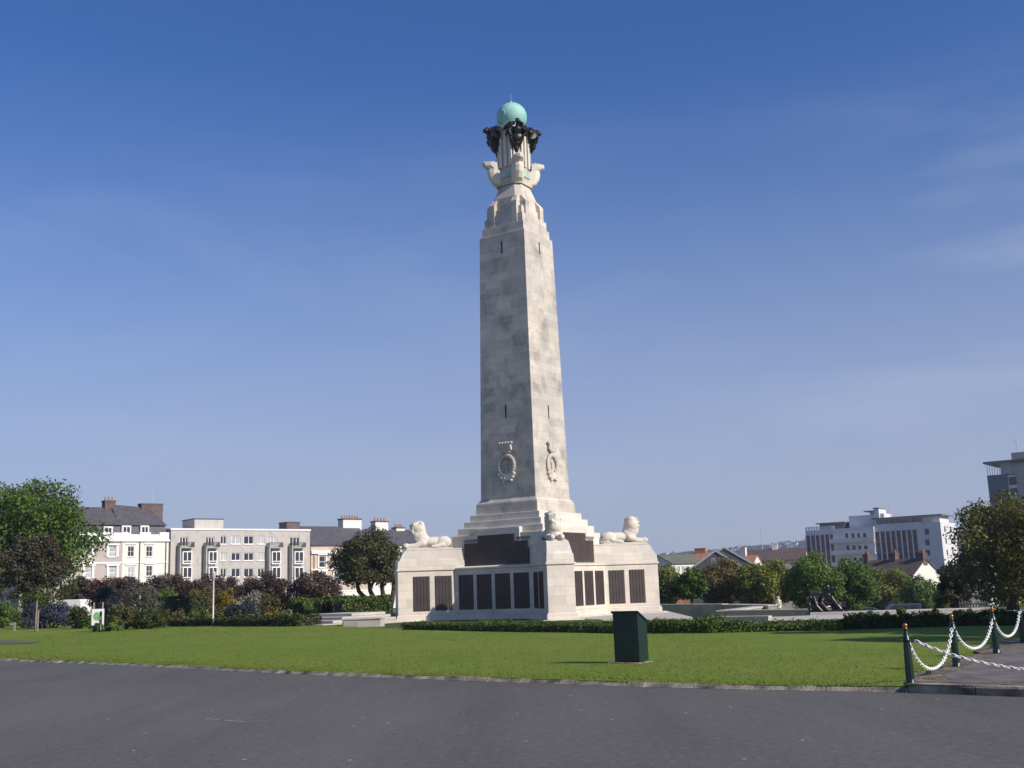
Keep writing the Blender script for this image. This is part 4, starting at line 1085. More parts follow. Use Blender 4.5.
def chain(label, a, b, sag):
    a, b = Vector(a), Vector(b); d = b - a; ln = d.length
    u = d.normalized(); a, b = a + u * 0.07, b - u * 0.07; d = b - a
    pts_ = []
    N = 200
    for k in range(N + 1):
        t = k / N; q = a + d * t; q.z -= sag * (1 - (math.cosh(2.2 * (2 * t - 1)) - 1) / (math.cosh(2.2) - 1)); pts_.append(q)
    mb = MB(); mb.smooth = True
    step, acc_, k, last = 0.062, 0.0, 0, pts_[0]
    centers = []
    for q0_, q1_ in zip(pts_[:-1], pts_[1:]):
        acc_ += (q1_ - q0_).length
        if acc_ >= step: centers.append((q1_.copy(), (q1_ - q0_).normalized())); acc_ -= step
    for i, (c, t) in enumerate(centers):
        s1 = t.cross(Vector((0, 0, 1))).normalized(); s2 = t.cross(s1)
        w = (s1 + s2 * 0.35).normalized() if i % 2 else (s2 - s1 * 0.35).normalized()
        ring = []
        for j in range(10):
            an = 2 * PI * j / 10
            ring.append(c + t * (0.044 * math.cos(an)) + w * (0.022 * math.sin(an)))
        nrm = t.cross(w)
        vs_, fs_ = [], []
        for j in range(10):
            out = (ring[j] - c).normalized()
            for m_ in range(5):
                an = 2 * PI * m_ / 5; vs_.append(ring[j] + out * (.0095 * math.cos(an)) + nrm * (.0095 * math.sin(an)))
        for j in range(10):
            for m_ in range(5):
                fs_.append((j * 5 + m_, j * 5 + (m_ + 1) % 5, ((j + 1) % 10) * 5 + (m_ + 1) % 5, ((j + 1) % 10) * 5 + m_))
        mb.add(vs_, fs_)
    o = mb.build('chain', M['chain'])
    tag(o, label, 'chain', 'white chains between the bollards')
hk = Vector((0, 0, 0.65))
chain('white chain sagging between the two gold topped bollards', posts[0] + hk, posts[1] + hk, 0.52)
chain('white chain sagging from the second gold topped bollard to the shaded one', posts[1] + hk, posts[2] + hk, 0.42)
chain('greyish chain in shade between the last two bollards', posts[2] + hk, posts[3] + hk, 0.40)
chain('long white chain running from the first bollard across the path', posts[0] + hk, posts[4] + hk, 0.50)

# ------------------------------------------------------------------ small things at the left of the lawn
p = G(213, 621, 0.05)
dl = 60.5
p = P(213, 620, dl)
htop = P(213, 573.5, dl).z
o = empty('lamp_post', (p.x, dl, 0.0), 'slender pale lamp post rising from the flower border', 'street lamp')
mb = MB(); mb.smooth = True; mb.tube([(0, 0, -.1), (0, 0, .5), (0, 0, .55), (0, 0, htop - .35)], [.075, .07, .05, .04], 12); mb.build('pole', M['galv'], o)
mb = MB(); mb.smooth = True; mb.lathe([(.05, htop - .36), (.08, htop - .34), (.13, htop - .06), (.13, htop - .02)], 14); mb.build('lantern', M['glass_pale'], o)
mb = MB(); mb.smooth = True; mb.lathe([(.15, htop - .02), (.15, htop + .02), (.06, htop + .10), (.02, htop + .16)], 14); mb.build('cap', M['galv'], o)
# map board
ds = 58
p = P(97.5, 627, ds)
x0, x1 = P(92, 616, ds).x, P(103, 616, ds).x
zb, ztp = P(97, 625.5, ds).z, P(97, 609, ds).z
o = empty('notice_board', (p.x, ds, 0), 'white notice board with a green map, standing in the shrub border', 'sign', R_(8))
w = (x1 - x0) / 2 + 0.02
mb = MB(); mb.box(-w, w, -.03, .03, zb, ztp); mb.build('board', M['white'], o, bevel=0.01)
mb = MB(); mb.ball((-.05, -.033, (zb + ztp) / 2 + .05), (w * .58, .006, (ztp - zb) * .26), 14, 8); mb.ball((.10, -.034, (zb + ztp) / 2 - .08), (w * .3, .006, (ztp - zb) * .16), 12, 8); mb.build('map_print', M['sign_green'], o)
mb = MB(); mb.box(.12, .22, -.036, -.02, zb + .12, zb + .28); mb.build('logo_print', M['sign_blue'], o)
for s_ in (-1, 1):
    mb = MB(); mb.box(s_ * w * .72 - .035, s_ * w * .72 + .035, .03, .09, -.1, ztp + .34); mb.build('leg', M['wood'], o)
p = P(100.3, 629.5, 57.2)
o = empty('dark_post', (p.x, 57.2, 0), 'slim dark post standing in front of the white notice board', 'post')
zz = P(100.3, 611, 57.2).z
mb = MB(); mb.smooth = True; mb.lathe([(.09, -.1), (.09, .25), (.065, .28), (.06, zz - .12), (.075, zz - .1), (.05, zz - .02), (.01, zz)], 14); mb.build('shaft', M['green_paint'], o)
mb = MB(); mb.box(-.05, .05, -.075, -.05, zz - .45, zz - .25); mb.build('plate', M['sign_blue'], o)
# staked sapling and stub post
p = P(35.5, 626.5, 63)
o = empty('sapling', (p.x, 63, 0.02), 'young staked sapling with a tuft of lime leaves on the lawn', 'sapling')
zc = P(35.5, 597.5, 63).z
mb = MB(); mb.smooth = True; mb.tube([(0, 0, -.1), (.01, 0, .8), (.03, 0, zc - .1), (.06, 0, zc + .25)], [.05, .045, .03, .012], 8); mb.build('trunk', M['wood'], o)
rs_ = np.random.RandomState(3); Cs, Ns = crown_points(rs_, [(0, 0, zc, .26), (.2, 0, zc + .05, .2), (-.15, .1, zc + .15, .2), (.05, 0, zc + .35, .16)], 260); leaves('crown', Cs, Ns, .07, L['lime'], o, seed=3)
mb = MB(); mb.box(.10, .16, -.03, .03, -.1, 1.25); mb.box(.0, .13, -.02, .02, 1.05, 1.1); mb.build('stake', M['wood'], o)
p = P(14.5, 625.5, 66)
o = empty('stub_post', (p.x, 66, 0.0), 'short wooden post with a crosspiece at the left border', 'post')
mb = MB(); mb.box(-.05, .05, -.05, .05, -.1, .55); mb.build('upright', M['wood'], o, bevel=.008)
mb = MB(); mb.box(-.26, .12, -.075, -.05, .40, .50); mb.build('crosspiece', M['wood'], o, bevel=.005)
p = P(111, 610, 60)
o = empty('small_frame', (p.x, 61, 0.0), 'low brown wooden frame standing behind the notice board', 'wooden frame')
zz = P(111, 604.8, 61).z
for x in (-.22, .22):
    mb = MB(); mb.box(x - .04, x + .04, -.04, .04, -.1, zz + (.05 if x > 0 else 0)); mb.build('upright', M['wood'], o)
mb = MB(); mb.box(-.30, .26, -.065, -.04, zz - .35, zz - .02); mb.build('panel', M['wood'], o)

# ------------------------------------------------------------------ shrubs of the left border (photo pixel extents, distance)
SH = [('shrub', 'broad dome of blue flowering ceanothus in front of the white van', 20, 80, 603, 627, 70, 'ceanothus', 4200, .09, 14, .6, 0),
      ('shrub', 'dark green upright shrub between the blue dome and the notice board', 66, 92, 604, 628, 66, 'hedge_dark', 1600, .09, 9, .6, 0),
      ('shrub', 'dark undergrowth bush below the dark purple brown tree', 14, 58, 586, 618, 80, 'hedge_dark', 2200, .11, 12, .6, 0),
      ('shrub', 'bright green bush at the left edge of the border', -12, 14, 600, 622, 75, 'green', 1600, .11, 9, .6, 0),
      ('shrub', 'straggly low olive plants behind the short wooden post', 8, 40, 609, 624, 73, 'lime', 1100, .09, 9, .5, .5),
      ('shrub', 'low green plants at the feet of the notice board', 84, 132, 620.5, 631, 58.2, 'green', 1700, .08, 10, .5, .4),
      ('shrub', 'wide dark olive shrub right of the notice board', 104, 142, 606, 629, 61, 'shrub', 3000, .085, 12, .6, 0),
      ('shrub', 'dark green shrub in the middle of the border', 134, 166, 608, 630, 60, 'hedge_dark', 2600, .085, 12, .6, 0),
      ('shrub', 'reddish brown shrub before the low hedge', 158, 190, 608, 625, 65, 'rusty', 1700, .09, 9, .6, 0),
      ('shrub', 'lime and pink mixed shrub left of the lamp post', 182, 214, 610, 622, 66, 'lime', 1500, .08, 9, .6, 0),
      ('shrub', 'rust coloured shrub right of the lamp post', 206, 232, 607, 621, 70, 'rusty', 1300, .09, 8, .6, 0),
      ('shrub', 'dusky blue dome shrub right of the lamp post', 222, 260, 600, 620, 68, 'ceanothus_dark', 2400, .085, 12, .6, 0),
      ('shrub', 'golden yellow shrub behind the lamp post', 214, 238, 588, 612, 84, 'gold', 1900, .11, 10, .6, 0),
      ('shrub', 'brownish shrub between lamp post and plum trees', 188, 216, 586, 610, 88, 'brownolive', 1700, .12, 9, .6, 0),
      ('shrub', 'white flowering bush behind the dusky blue dome', 238, 266, 592, 606, 88, 'white', 1400, .09, 9, .6, 0),
      ('shrub', 'brown green rounded tree like shrub at the middle of the border', 258, 294, 593, 618, 72, 'rusty', 2600, .09, 12, .6, 0),
      ('shrub', 'clump of bright yellow flowers at the end of the low hedge', 262, 281, 610.5, 624, 62.3, 'yellow', 1100, .07, 7, .6, 0),
      ('shrub', 'pale grey green spiky plant beside the yellow flowers', 279, 293, 610, 624, 61.5, 'pale', 500, .14, 6, .25, .6),
      ('shrub', 'dark blue green shrub behind the notice board', 90, 120, 584, 607, 86, 'teal', 2200, .11, 11, .6, 0),
      ('shrub', 'dusky blue flowering shrub behind the wooden frame', 96, 128, 593, 612, 78, 'ceanothus_dark', 1800, .10, 10, .6, 0),
      ('shrub', 'tall spiky cabbage palms with pale and bluish leaves', 122, 162, 586, 612, 76, 'spiky', 1500, .22, 12, .16, .5),
      ('shrub', 'white flower spray below the plum trees', 173, 186, 591, 603, 84, 'white', 500, .09, 6, .6, 0),
      ('shrub', 'green bush at the left end of the tall clipped hedge', 288, 306, 602, 617, 72, 'hedge', 1100, .09, 8, .6, 0),
      ('shrub', 'fresh green bush in front of the tall clipped hedge', 304, 324, 602, 616.5, 70, 'green', 1300, .08, 8, .6, 0),
      ('shrub', 'deep red bush in front of the tall clipped hedge', 320, 335, 601, 615.5, 71, 'red', 1000, .08, 8, .6, 0),
      ('shrub', 'silvery upright plant beside the deep red bush', 333, 343, 599, 616, 70, 'pale', 500, .13, 6, .22, .9),
      ('shrub', 'low yellow flowering plants below the tall clipped hedge', 342, 362, 607, 617, 70.5, 'yellow', 450, .05, 8, .6, 0),
      ('shrub', 'green bank of shrubs below the cream house', 142, 180, 588, 606, 92, 'green', 1900, .12, 10, .6, 0)]
for i, (nm, lab, x0, x1, yt, yb, d, lm, n, lf, k, asp, up) in enumerate(SH):
    shrub(nm, lab, x0, x1, yt, yb, d, L[lm], int(n * 1.8), lf * (.72 if lm not in ('spiky', 'pale') else .85), 100 + i, k, asp, up, group='shrubs of the flower border')
# clipped hedges of the left border
a, b = G(168, 627.0, .05), G(228, 626.6, .05)
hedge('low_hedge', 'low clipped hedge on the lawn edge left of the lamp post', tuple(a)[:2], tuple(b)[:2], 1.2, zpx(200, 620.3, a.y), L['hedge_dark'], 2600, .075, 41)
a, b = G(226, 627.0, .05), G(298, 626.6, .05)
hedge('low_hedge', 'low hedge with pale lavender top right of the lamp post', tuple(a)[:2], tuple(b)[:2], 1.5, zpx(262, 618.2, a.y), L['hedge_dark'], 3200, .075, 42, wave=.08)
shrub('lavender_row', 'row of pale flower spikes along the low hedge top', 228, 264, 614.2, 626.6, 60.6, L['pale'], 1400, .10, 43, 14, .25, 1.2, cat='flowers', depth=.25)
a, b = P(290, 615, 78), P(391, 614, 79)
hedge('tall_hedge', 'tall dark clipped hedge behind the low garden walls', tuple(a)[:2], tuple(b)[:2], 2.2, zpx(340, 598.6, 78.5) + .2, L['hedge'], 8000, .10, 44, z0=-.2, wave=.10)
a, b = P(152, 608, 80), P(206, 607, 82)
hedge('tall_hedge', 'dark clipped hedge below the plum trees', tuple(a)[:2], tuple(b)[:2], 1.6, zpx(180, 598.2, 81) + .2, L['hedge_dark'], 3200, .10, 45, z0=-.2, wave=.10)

# ------------------------------------------------------------------ trees
tree('broad_tree', 'large bright green broadleaf tree in front of the cream houses', -48, 98, 466, 606, 108, L['bright'], 34000, .17, 1, 30, k=70, cr_scale=.27, flat_bottom=.8)
tree('dark_tree', 'dark purple brown tree with a wispy crown at the left', 2, 66, 523, 616, 84, L['purple_brown'], 15000, .11, 2, 34, k=44, cr_scale=.30, flat_bottom=.95)
tree('dark_tree', 'dark green tree cut by the left edge of the photo', -60, 10, 540, 616, 92, L['oak'], 7000, .15, 3, -20, k=26, flat_bottom=.95)
tree('holm_oak', 'dark rounded evergreen oak with several bare trunks left of the memorial', 331, 408, 529, 596, 112, L['oak'], 26000, .14, 4, 383, k=60, cat='tree', trunks=4, tr=.05, flat_bottom=.55, cr_scale=.30)
PL = [(58, 104, 576, 'purple plum tree behind the white van'), (88, 146, 573, 'purple plum tree below the cream house'), (136, 198, 571, 'purple plum tree at the corner of the cream house'),
      (184, 246, 572, 'purple plum tree behind the lamp post'), (234, 300, 572, 'purple plum tree below the grey flats'), (284, 350, 569, 'purple plum tree next to the evergreen oak')]
for i, (x0, x1, yt, lab) in enumerate(PL):
    tree('plum_tree', lab, x0, x1, yt, 612, 118 + 2 * (i % 3), L['plum'], 11000, .12, 50 + i, k=34, tr=.03, group='purple plum trees along the street', cr_scale=.34, flat_bottom=.85)
RT = [('ash_tree', 'light green loose tree right behind the memorial', 642, 686, 560, 612, 96, 7000, 60, 'olive'), ('young_tree', 'small bright green tree with a thin trunk by the garden wall', 674, 708, 566, 602, 94, 5200, 61, 'bright'),
      ('olive_tree', 'brownish spreading tree behind the long garden wall', 690, 752, 557, 612, 104, 12000, 62, 'brownolive'), ('willow_tree', 'broad yellow green tree left of the dark bushy one', 734, 800, 557, 614, 100, 15000, 63, 'yellowgreen'),
      ('bushy_tree', 'dense mid green tree behind the bronze sculpture', 782, 846, 549, 618, 92, 16000, 64, 'green'), ('bushy_tree', 'mid green tree right of the bronze sculpture', 830, 878, 553, 618, 96, 11000, 65, 'green'),
      ('willow_tree', 'yellow green rounded tree behind the blue van', 860, 916, 564, 622, 168, 12000, 66, 'yellowgreen'), ('bushy_tree', 'small dark green tree below the cream gable', 900, 942, 573, 622, 160, 9000, 67, 'green'),
      ('bushy_tree', 'low green tree at the foot of the big olive brown tree', 934, 968, 581, 618, 110, 6000, 68, 'olive')]
for nm, lab, x0, x1, yt, yc, d, n, sd, lm in RT:
    tree(nm, lab, x0, x1, yt, yc, d, L[lm], n, .125 * d / 100, sd, k=36, tr=.03, group='trees beyond the garden walls', cr_scale=.33, flat_bottom=.9)
tree('spreading_tree', 'big olive brown tree at the right edge in front of the tower', 948, 1084, 487, 616, 78, L['autumn'], 30000, .12, 5, 1012, k=72, cr_scale=.26, flat_bottom=.9)
tree('dark_tree', 'dark purplish tree tucked beside the big olive brown tree', 938, 974, 558, 612, 90, L['purple_brown'], 5200, .12, 6, k=22, cr_scale=.36, flat_bottom=.9)
tree('bushy_tree', 'olive tree filling the gap under the big olive brown tree', 972, 1050, 556, 622, 100, L['olive'], 9000, .13, 69, k=36, tr=.03, group='trees beyond the garden walls', cr_scale=.33, flat_bottom=.9)
tree('roadside_tree', 'tall spreading tree beside the path, whose shade falls on the lawn', 0, 0, 0, 0, 0, L['green'], 14000, .24, 7, k=40, loc=(25.6, 20.7), hgt=(13.5, 12.0, 4.8), cr_scale=.34)

# ------------------------------------------------------------------ buildings
WCACHE = {}
def window(parent, s, z, w, h, cols=2, rows=1, glass='glass', frame='white', name='window', y=0.10, fw=0.07, sill=True):
    """frame with glazing bars (> pane), set in its opening"""
    key = (round(w, 2), round(h, 2), cols, rows, frame, fw, sill)
    if key not in WCACHE:
        mb = MB(); t = fw
        mb.box(-w / 2, -w / 2 + t, 0, .07, 0, h); mb.box(w / 2 - t, w / 2, 0, .07, 0, h)
        mb.box(-w / 2 + t, w / 2 - t, 0, .07, 0, t); mb.box(-w / 2 + t, w / 2 - t, 0, .07, h - t, h)
        for i in range(1, cols): x = -w / 2 + w * i / cols; mb.box(x - t * .45, x + t * .45, .005, .065, t, h - t)
        for j in range(1, rows): zz = h * j / rows; mb.box(-w / 2 + t, w / 2 - t, .01, .06, zz - t * .35, zz + t * .35)
        if sill: mb.box(-w / 2 - .08, w / 2 + .08, -.22, .0, -.10, -.004)
        me = mb.mesh(name); me.materials.append(M[frame])
        mp = MB(); mp.box(-w / 2 + t * .6, w / 2 - t * .6, .03, .045, t * .6, h - t * .6)
        WCACHE[key] = (me, mp.mesh('pane'))
    me, mp = WCACHE[key]
    f = bpy.data.objects.new(name, me); COL.objects.link(f); f.parent = parent; f.location = (s, y, z)
    p_ = bpy.data.objects.new('pane', mp); COL.objects.link(p_); p_.parent = f
    if not mp.materials: mp.materials.append(M[glass])
    p_.material_slots[0].link = 'OBJECT'; p_.material_slots[0].material = M[glass]
    return f
def facade(parent, name, mat, x0, x1, z0, z1, rects, depth, y=0.0, rev=0.20, back=True):
    """front wall with real openings; rects are (centre, sill, width, height)"""
    xs_ = sorted(set([x0, x1] + [v for r in rects for v in (r[0] - r[2] / 2, r[0] + r[2] / 2) if x0 < v < x1]))
    zs_ = sorted(set([z0, z1] + [v for r in rects for v in (r[1], r[1] + r[3]) if z0 < v < z1]))
    mb = MB()
    for i in range(len(xs_) - 1):
        for j in range(len(zs_) - 1):
            cx, cz = (xs_[i] + xs_[i + 1]) / 2, (zs_[j] + zs_[j + 1]) / 2
            if any(abs(cx - r[0]) < r[2] / 2 and r[1] < cz < r[1] + r[3] for r in rects): continue
            mb.add([(xs_[i], y, zs_[j]), (xs_[i + 1], y, zs_[j]), (xs_[i + 1], y, zs_[j + 1]), (xs_[i], y, zs_[j + 1])], [(0, 1, 2, 3)])
    for r in rects:
        a_, b_, c_, d_ = r[0] - r[2] / 2, r[0] + r[2] / 2, r[1], r[1] + r[3]
        mb.add([(a_, y, c_), (b_, y, c_), (b_, y, d_), (a_, y, d_), (a_, y + rev, c_), (b_, y + rev, c_), (b_, y + rev, d_), (a_, y + rev, d_)],
               [(0, 4, 5, 1), (1, 5, 6, 2), (2, 6, 7, 3), (3, 7, 4, 0), (4, 7, 6, 5)])
    mb.add([(x0, y, z0), (x1, y, z0), (x1, y, z1), (x0, y, z1), (x0, y + depth, z0), (x1, y + depth, z0), (x1, y + depth, z1), (x0, y + depth, z1)],
           [(1, 5, 6, 2), (4, 0, 3, 7), (5, 4, 7, 6), (3, 2, 6, 7)])
    return mb.build(name, M[mat], parent)
def chimney(parent, s, y, z0, w, d, h, pots, mat='brick_dark', band='brick_dark'):
    mb = MB(); mb.box(s - w / 2, s + w / 2, y, y + d, z0, z0 + h - .25)
    c = mb.build('chimney', M[mat], parent)
    mb = MB(); mb.box(s - w / 2 - .08, s + w / 2 + .08, y - .08, y + d + .08, z0 + h - .25, z0 + h); mb.build('cap', M[band], c)
    if pots:
        mb = MB()
        for i in range(pots): mb.lathe([(.15, z0 + h), (.17, z0 + h + .1), (.13, z0 + h + .55), (.16, z0 + h + .6)], 8, (s - w / 2 + (i + .5) * w / pots, y + d / 2))
        mb.build('pots', M['terracotta'], c)
    return c
TA = P(170, 575, 180); TA = Vector((TA.x, TA.y, 0)); TU = np.array([20, 17.0]) / math.hypot(20, 17)
TRZ = math.atan2(TU[1], TU[0])
tp = lambda x, y: on_plane(x, y, TA, TU)
zg = zt(TA.x, TA.y) - 0.4
def bld(name, label, cat='house', group=None): return empty(name, (TA.x, TA.y, 0), label, cat, TRZ, group)
def R1(x0, x1, y0, y1, zoff=0.0):      # photo rectangle -> (centre s, sill z, width, height) on the terrace plane
    s0_, za = tp(x0, (y0 + y1) / 2); s1_, _ = tp(x1, (y0 + y1) / 2); xm = (x0 + x1) / 2
    zb_, zt2 = tp(xm, y1)[1], tp(xm, y0)[1]
    return ((s0_ + s1_) / 2, zb_, s1_ - s0_, zt2 - zb_)
# cream end house
o = bld('terrace_house', 'cream rendered terrace house with slate mansard roof and white parapet')
xl, xr = tp(121.8, 560)[0], -0.35
zc = tp(145, 541.5)[1]; zp = tp(145, 532.2)[1]
wr = [R1(127.8, 134, 546.5, 556.5), R1(146.3, 152.3, 546.5, 556.5), R1(127.5, 134.3, 567.5, 584), R1(146.3, 152.3, 566, 576)]
wr += [(-6.5, 1.2, 1.3, 2.2), (-3.0, 1.2, 1.3, 2.2), (-6.5, -1.4, 1.3, 2.0)]
facade(o, 'wall', 'cream', xl, xr, zg, zc, wr, 11.0)
for k, r in enumerate(wr): window(o, *r, 2, 2 if k != 2 else 3, 'glass' if k != 2 else 'glass_pale', fw=.10 if k == 2 else .06)
mb = MB()
mb.box(xl - .1, xr + .1, -.28, .35, zc, zc + .35); mb.box(xl, xr, -.06, .25, zc + .35, zc + .62)
for a_, b_ in ((xl, xl + .9), (xl + 2.8, xl + 4.6), (xr - 1.6, xr)): mb.box(a_, b_, -.10, .28, zc + .62, zp)
mb.box(xl, xr, .0, .2, zc + .62, zp - .35)
mb.build('parapet', M['white'], o)
mb = MB(); zsc = tp(145, 562.5)[1]; mb.box(xl, xr, -.10, -.003, zsc - .12, zsc + .12)
for r in wr[:4]: mb.box(r[0] - r[2] / 2 - .35, r[0] + r[2] / 2 + .35, -.16, -.004, r[1] + r[3] + .32, r[1] + r[3] + .52)
mb.build('moulding', M['white'], o)
mb = MB()
for px in (139.3, 165.5): s_ = tp(px, 560)[0]; mb.tube([(s_, -.12, zg), (s_, -.12, zc)], .07, 6)
mb.build('drainpipe', M['slate'], o)
zr, ze = tp(135, 508.3)[1], tp(140, 524.8)[1]
mb = MB()
mb.loft([[(xl - .2, .9, zc + .5), (xr + .3, .9, zc + .5), (xr + .3, 10.6, zc + .5), (xl - .2, 10.6, zc + .5)], [(xl - .2, 1.3, ze), (xr - .2, 1.3, ze), (xr - .2, 10.2, ze), (xl - .2, 10.2, ze)]])
mb.loft([[(xl - .2, .95, ze), (xr + .1, .95, ze), (xr + .1, 10.5, ze), (xl - .2, 10.5, ze)], [(xl - .2, 5.2, zr + 1.0), (xr - 1.6, 5.2, zr + .6), (xr - 1.6, 6.2, zr + .6), (xl - .2, 6.2, zr + 1.0)]])
roof = mb.build('roof', M['slate'], o)
for px0, px1 in ((124.3, 132.2), (143, 150.2)):
    r = R1(px0, px1, 526, 533.5)
    mb = MB(); mb.box(r[0] - r[2] / 2 - .12, r[0] + r[2] / 2 + .12, .75, 3.0, r[1] - .6, r[1] + r[3] + .12)
    d_ = mb.build('dormer', M['white'], o); window(d_, r[0], r[1], r[2], r[3], 2, 1, 'glass', y=.68, sill=False, fw=.12)
s0_, s1_ = tp(135.3, 505)[0], tp(155.6, 505)[0]
chimney(o, (s0_ + s1_) / 2 + 3.0, 4.6, ze + .8, s1_ - s0_ + .3, 1.6, tp(145, 503.2)[1] + .4 - ze - .8, 0)
mb = MB(); s_ = tp(144, 500)[0] + 3.6; mb.tube([(s_, 5.4, tp(144, 503)[1] + .8), (s_, 5.4, tp(144, 496.6)[1] + 1.2)], .05, 6); mb.build('aerial', M['galv'], o)
# pinkish neighbour, mostly behind the trees
o = bld('terrace_house', 'pinkish grey terrace house with bay windows behind the big green tree')
xl2, xr2 = tp(20, 560)[0], xl - .02
wr = [R1(108, 115.5, 547, 557), R1(108, 115.5, 567.5, 578), R1(84, 91, 547, 557), R1(84, 91, 567.5, 578), R1(62, 69, 547, 557), R1(62, 69, 567.5, 578), R1(40, 47, 547, 557)]
wr += [(tp(111, 560)[0], 1.0, 1.3, 2.0), (tp(88, 560)[0], 1.0, 1.3, 2.0), (tp(66, 560)[0], 1.0, 1.3, 2.0)]
facade(o, 'wall', 'pinkish', xl2, xr2, zg, zc, wr, 11.0, y=-.25)
for r in wr: window(o, *r, 1, 2, 'glass_pale', fw=.14, y=-.15)
mb = MB(); mb.box(xl2, xr2 - .01, -.55, .3, zc, zc + .4); mb.box(xl2, xr2 - .01, -.35, 0, zc + .4, zp - .1); mb.box(xl2, xr2 - .01, -.36, -.253, zsc - .12, zsc + .12)
for r in wr[:6]: mb.box(r[0] - r[2] / 2 - .5, r[0] + r[2] / 2 + .5, -.50, -.253, r[1] + r[3] + .25, r[1] + r[3] + .5); mb.box(r[0] - r[2] / 2 - .35, r[0] - r[2] / 2 - .003, -.40, -.253, r[1], r[1] + r[3] + .25); mb.box(r[0] + r[2] / 2 + .003, r[0] + r[2] / 2 + .35, -.40, -.253, r[1], r[1] + r[3] + .25)
mb.build('moulding', M['white'], o)
mb = MB()
mb.loft([[(xl2, .6, zc + .5), (xr2, .6, zc + .5), (xr2, 10.6, zc + .5), (xl2, 10.6, zc + .5)], [(xl2, 1.1, ze), (xr2, 1.1, ze), (xr2, 10.2, ze), (xl2, 10.2, ze)]])
mb.loft([[(xl2, .7, ze), (xr2 + .3, .7, ze), (xr2 + .3, 10.4, ze), (xl2, 10.4, ze)], [(xl2, 5.2, zr + .5), (xr2 - .3, 5.2, zr + .5), (xr2 - .3, 6.2, zr + .5), (xl2, 6.2, zr + .5)]])
mb.build('roof', M['slate'], o)
r = R1(105.5, 113, 527, 533.5)
mb = MB(); mb.box(r[0] - r[2] / 2 - .12, r[0] + r[2] / 2 + .12, .4, 3.0, r[1] - .6, r[1] + r[3] + .12); d_ = mb.build('dormer', M['white'], o); window(d_, r[0], r[1], r[2], r[3], 2, 1, 'glass', y=.33, sill=False, fw=.12)
s0_, s1_ = tp(97, 505)[0], tp(108, 505)[0]
chimney(o, (s0_ + s1_) / 2 + 2.9, 4.6, ze + .8, s1_ - s0_, 1.5, tp(102, 499.3)[1] + .3 - ze - .8, 3)

# grey block of flats
o = bld('block_of_flats', 'long grey rendered block of flats with white windows and flat roof', 'flats')
x0, x1 = 0.0, tp(310, 555)[0]
ztop = tp(240, 530.4)[1]
wr, kinds = [], []
rows = ((535.8, 544.2), (552.6, 560.6), (568.2, 577))
cols = [(220.2, 226.6, 1), (231.2, 240.4, 2), (243.8, 253.8, 2), (257.6, 264.4, 2)]
for ri, (ya, yb) in enumerate(rows):
    for (xa, xb, nc) in cols:
        wr.append(R1(xa, xb, ya, yb)); kinds.append((nc if nc > 1 else 2, 1))
    for (xa, xb) in ((180.6, 189), (206.6, 214.8), (268.6, 277.8), (290.8, 300.4)):
        if ri == 0: r = R1(xa - 1, xb - .5, 537, 546.5)
        else: r = R1(xa, xb, ya - .2, yb + .6)
        wr.append(r); kinds.append((3, 1) if ri == 0 else (2, 1))
low = []
for r in list(wr[16:24]): low.append((r[0], 1.8, r[2], 1.5))
facade(o, 'wall', 'grey_render', x0, x1, zg, ztop, wr + low, 12)
for i, (r, k) in enumerate(zip(wr, kinds)):
    window(o, *r, k[0], 1, 'glass_pale' if i % 5 in (1, 3) and i < 16 else 'glass', fw=.11)
for r in low: window(o, *r, 2, 1, 'glass', fw=.11)
mb = MB(); mb.box(x0 - .12, x1 + .12, -.14, 12.1, ztop, ztop + .28); mb.build('parapet', M['white'], o)
bays = [(177.2, 191.5), (203.2, 216.8), (266.4, 280.2), (289, 303)]
for (xa, xb) in bays:
    sa, sb = tp(xa, 560)[0], tp(xb, 560)[0]
    zb0 = tp(xa, 548.5)[1]
    for (ya, yb) in rows[1:]:
        r = R1(xa + 4, xb - .8, ya - 1.2, yb + 3.6)
        mb = MB(); t = .16
        mb.box(r[0] - r[2] / 2, r[0] + r[2] / 2, -.60, -.003, r[1], r[1] + .55); mb.box(r[0] - r[2] / 2, r[0] + r[2] / 2, -.60, -.003, r[1] + r[3] - t, r[1] + r[3])
        mb.box(r[0] - r[2] / 2, r[0] - r[2] / 2 + t, -.60, -.003, r[1] + .55, r[1] + r[3] - t); mb.box(r[0] + r[2] / 2 - t, r[0] + r[2] / 2, -.60, -.003, r[1] + .55, r[1] + r[3] - t); mb.box(r[0] - .07, r[0] + .07, -.60, -.45, r[1] + .55, r[1] + r[3] - t)
        by = mb.build('bay_window', M['white'], o)
        mb = MB(); mb.box(r[0] - r[2] / 2 + .1, r[0] + r[2] / 2 - .1, -.5, -.46, r[1] + .5, r[1] + r[3] - .1); mb.build('pane', M['glass'], by)
        mb = MB(); mb.box(r[0] - r[2] / 2 + .2, r[0] + r[2] / 2 - .2, -.612, -.59, r[1] + .18, r[1] + .42); mb.build('apron_panel', M['slate'], by)
    mb = MB(); mb.box(sa, sb, -1.15, -.003, zb0, zb0 + .14); mb.box(sa, sa + .18, -1.15, -.003, zg, zb0); 
    bc = mb.build('balcony', M['grey_render'], o)
    mb = MB(); s_ = sa
    mb.box(sa, sb, -1.15, -1.10, zb0 + .95, zb0 + 1.02)
    while s_ < sb: mb.box(s_, s_ + .05, -1.14, -1.11, zb0 + .14, zb0 + .95); s_ += .16
    for yy in np.arange(-1.1, -.05, .16): mb.box(sa, sa + .04, yy, yy + .05, zb0 + .14, zb0 + .95); mb.box(sb - .04, sb, yy, yy + .05, zb0 + .14, zb0 + .95)
    mb.build('railing', M['bronze_dark'], bc)
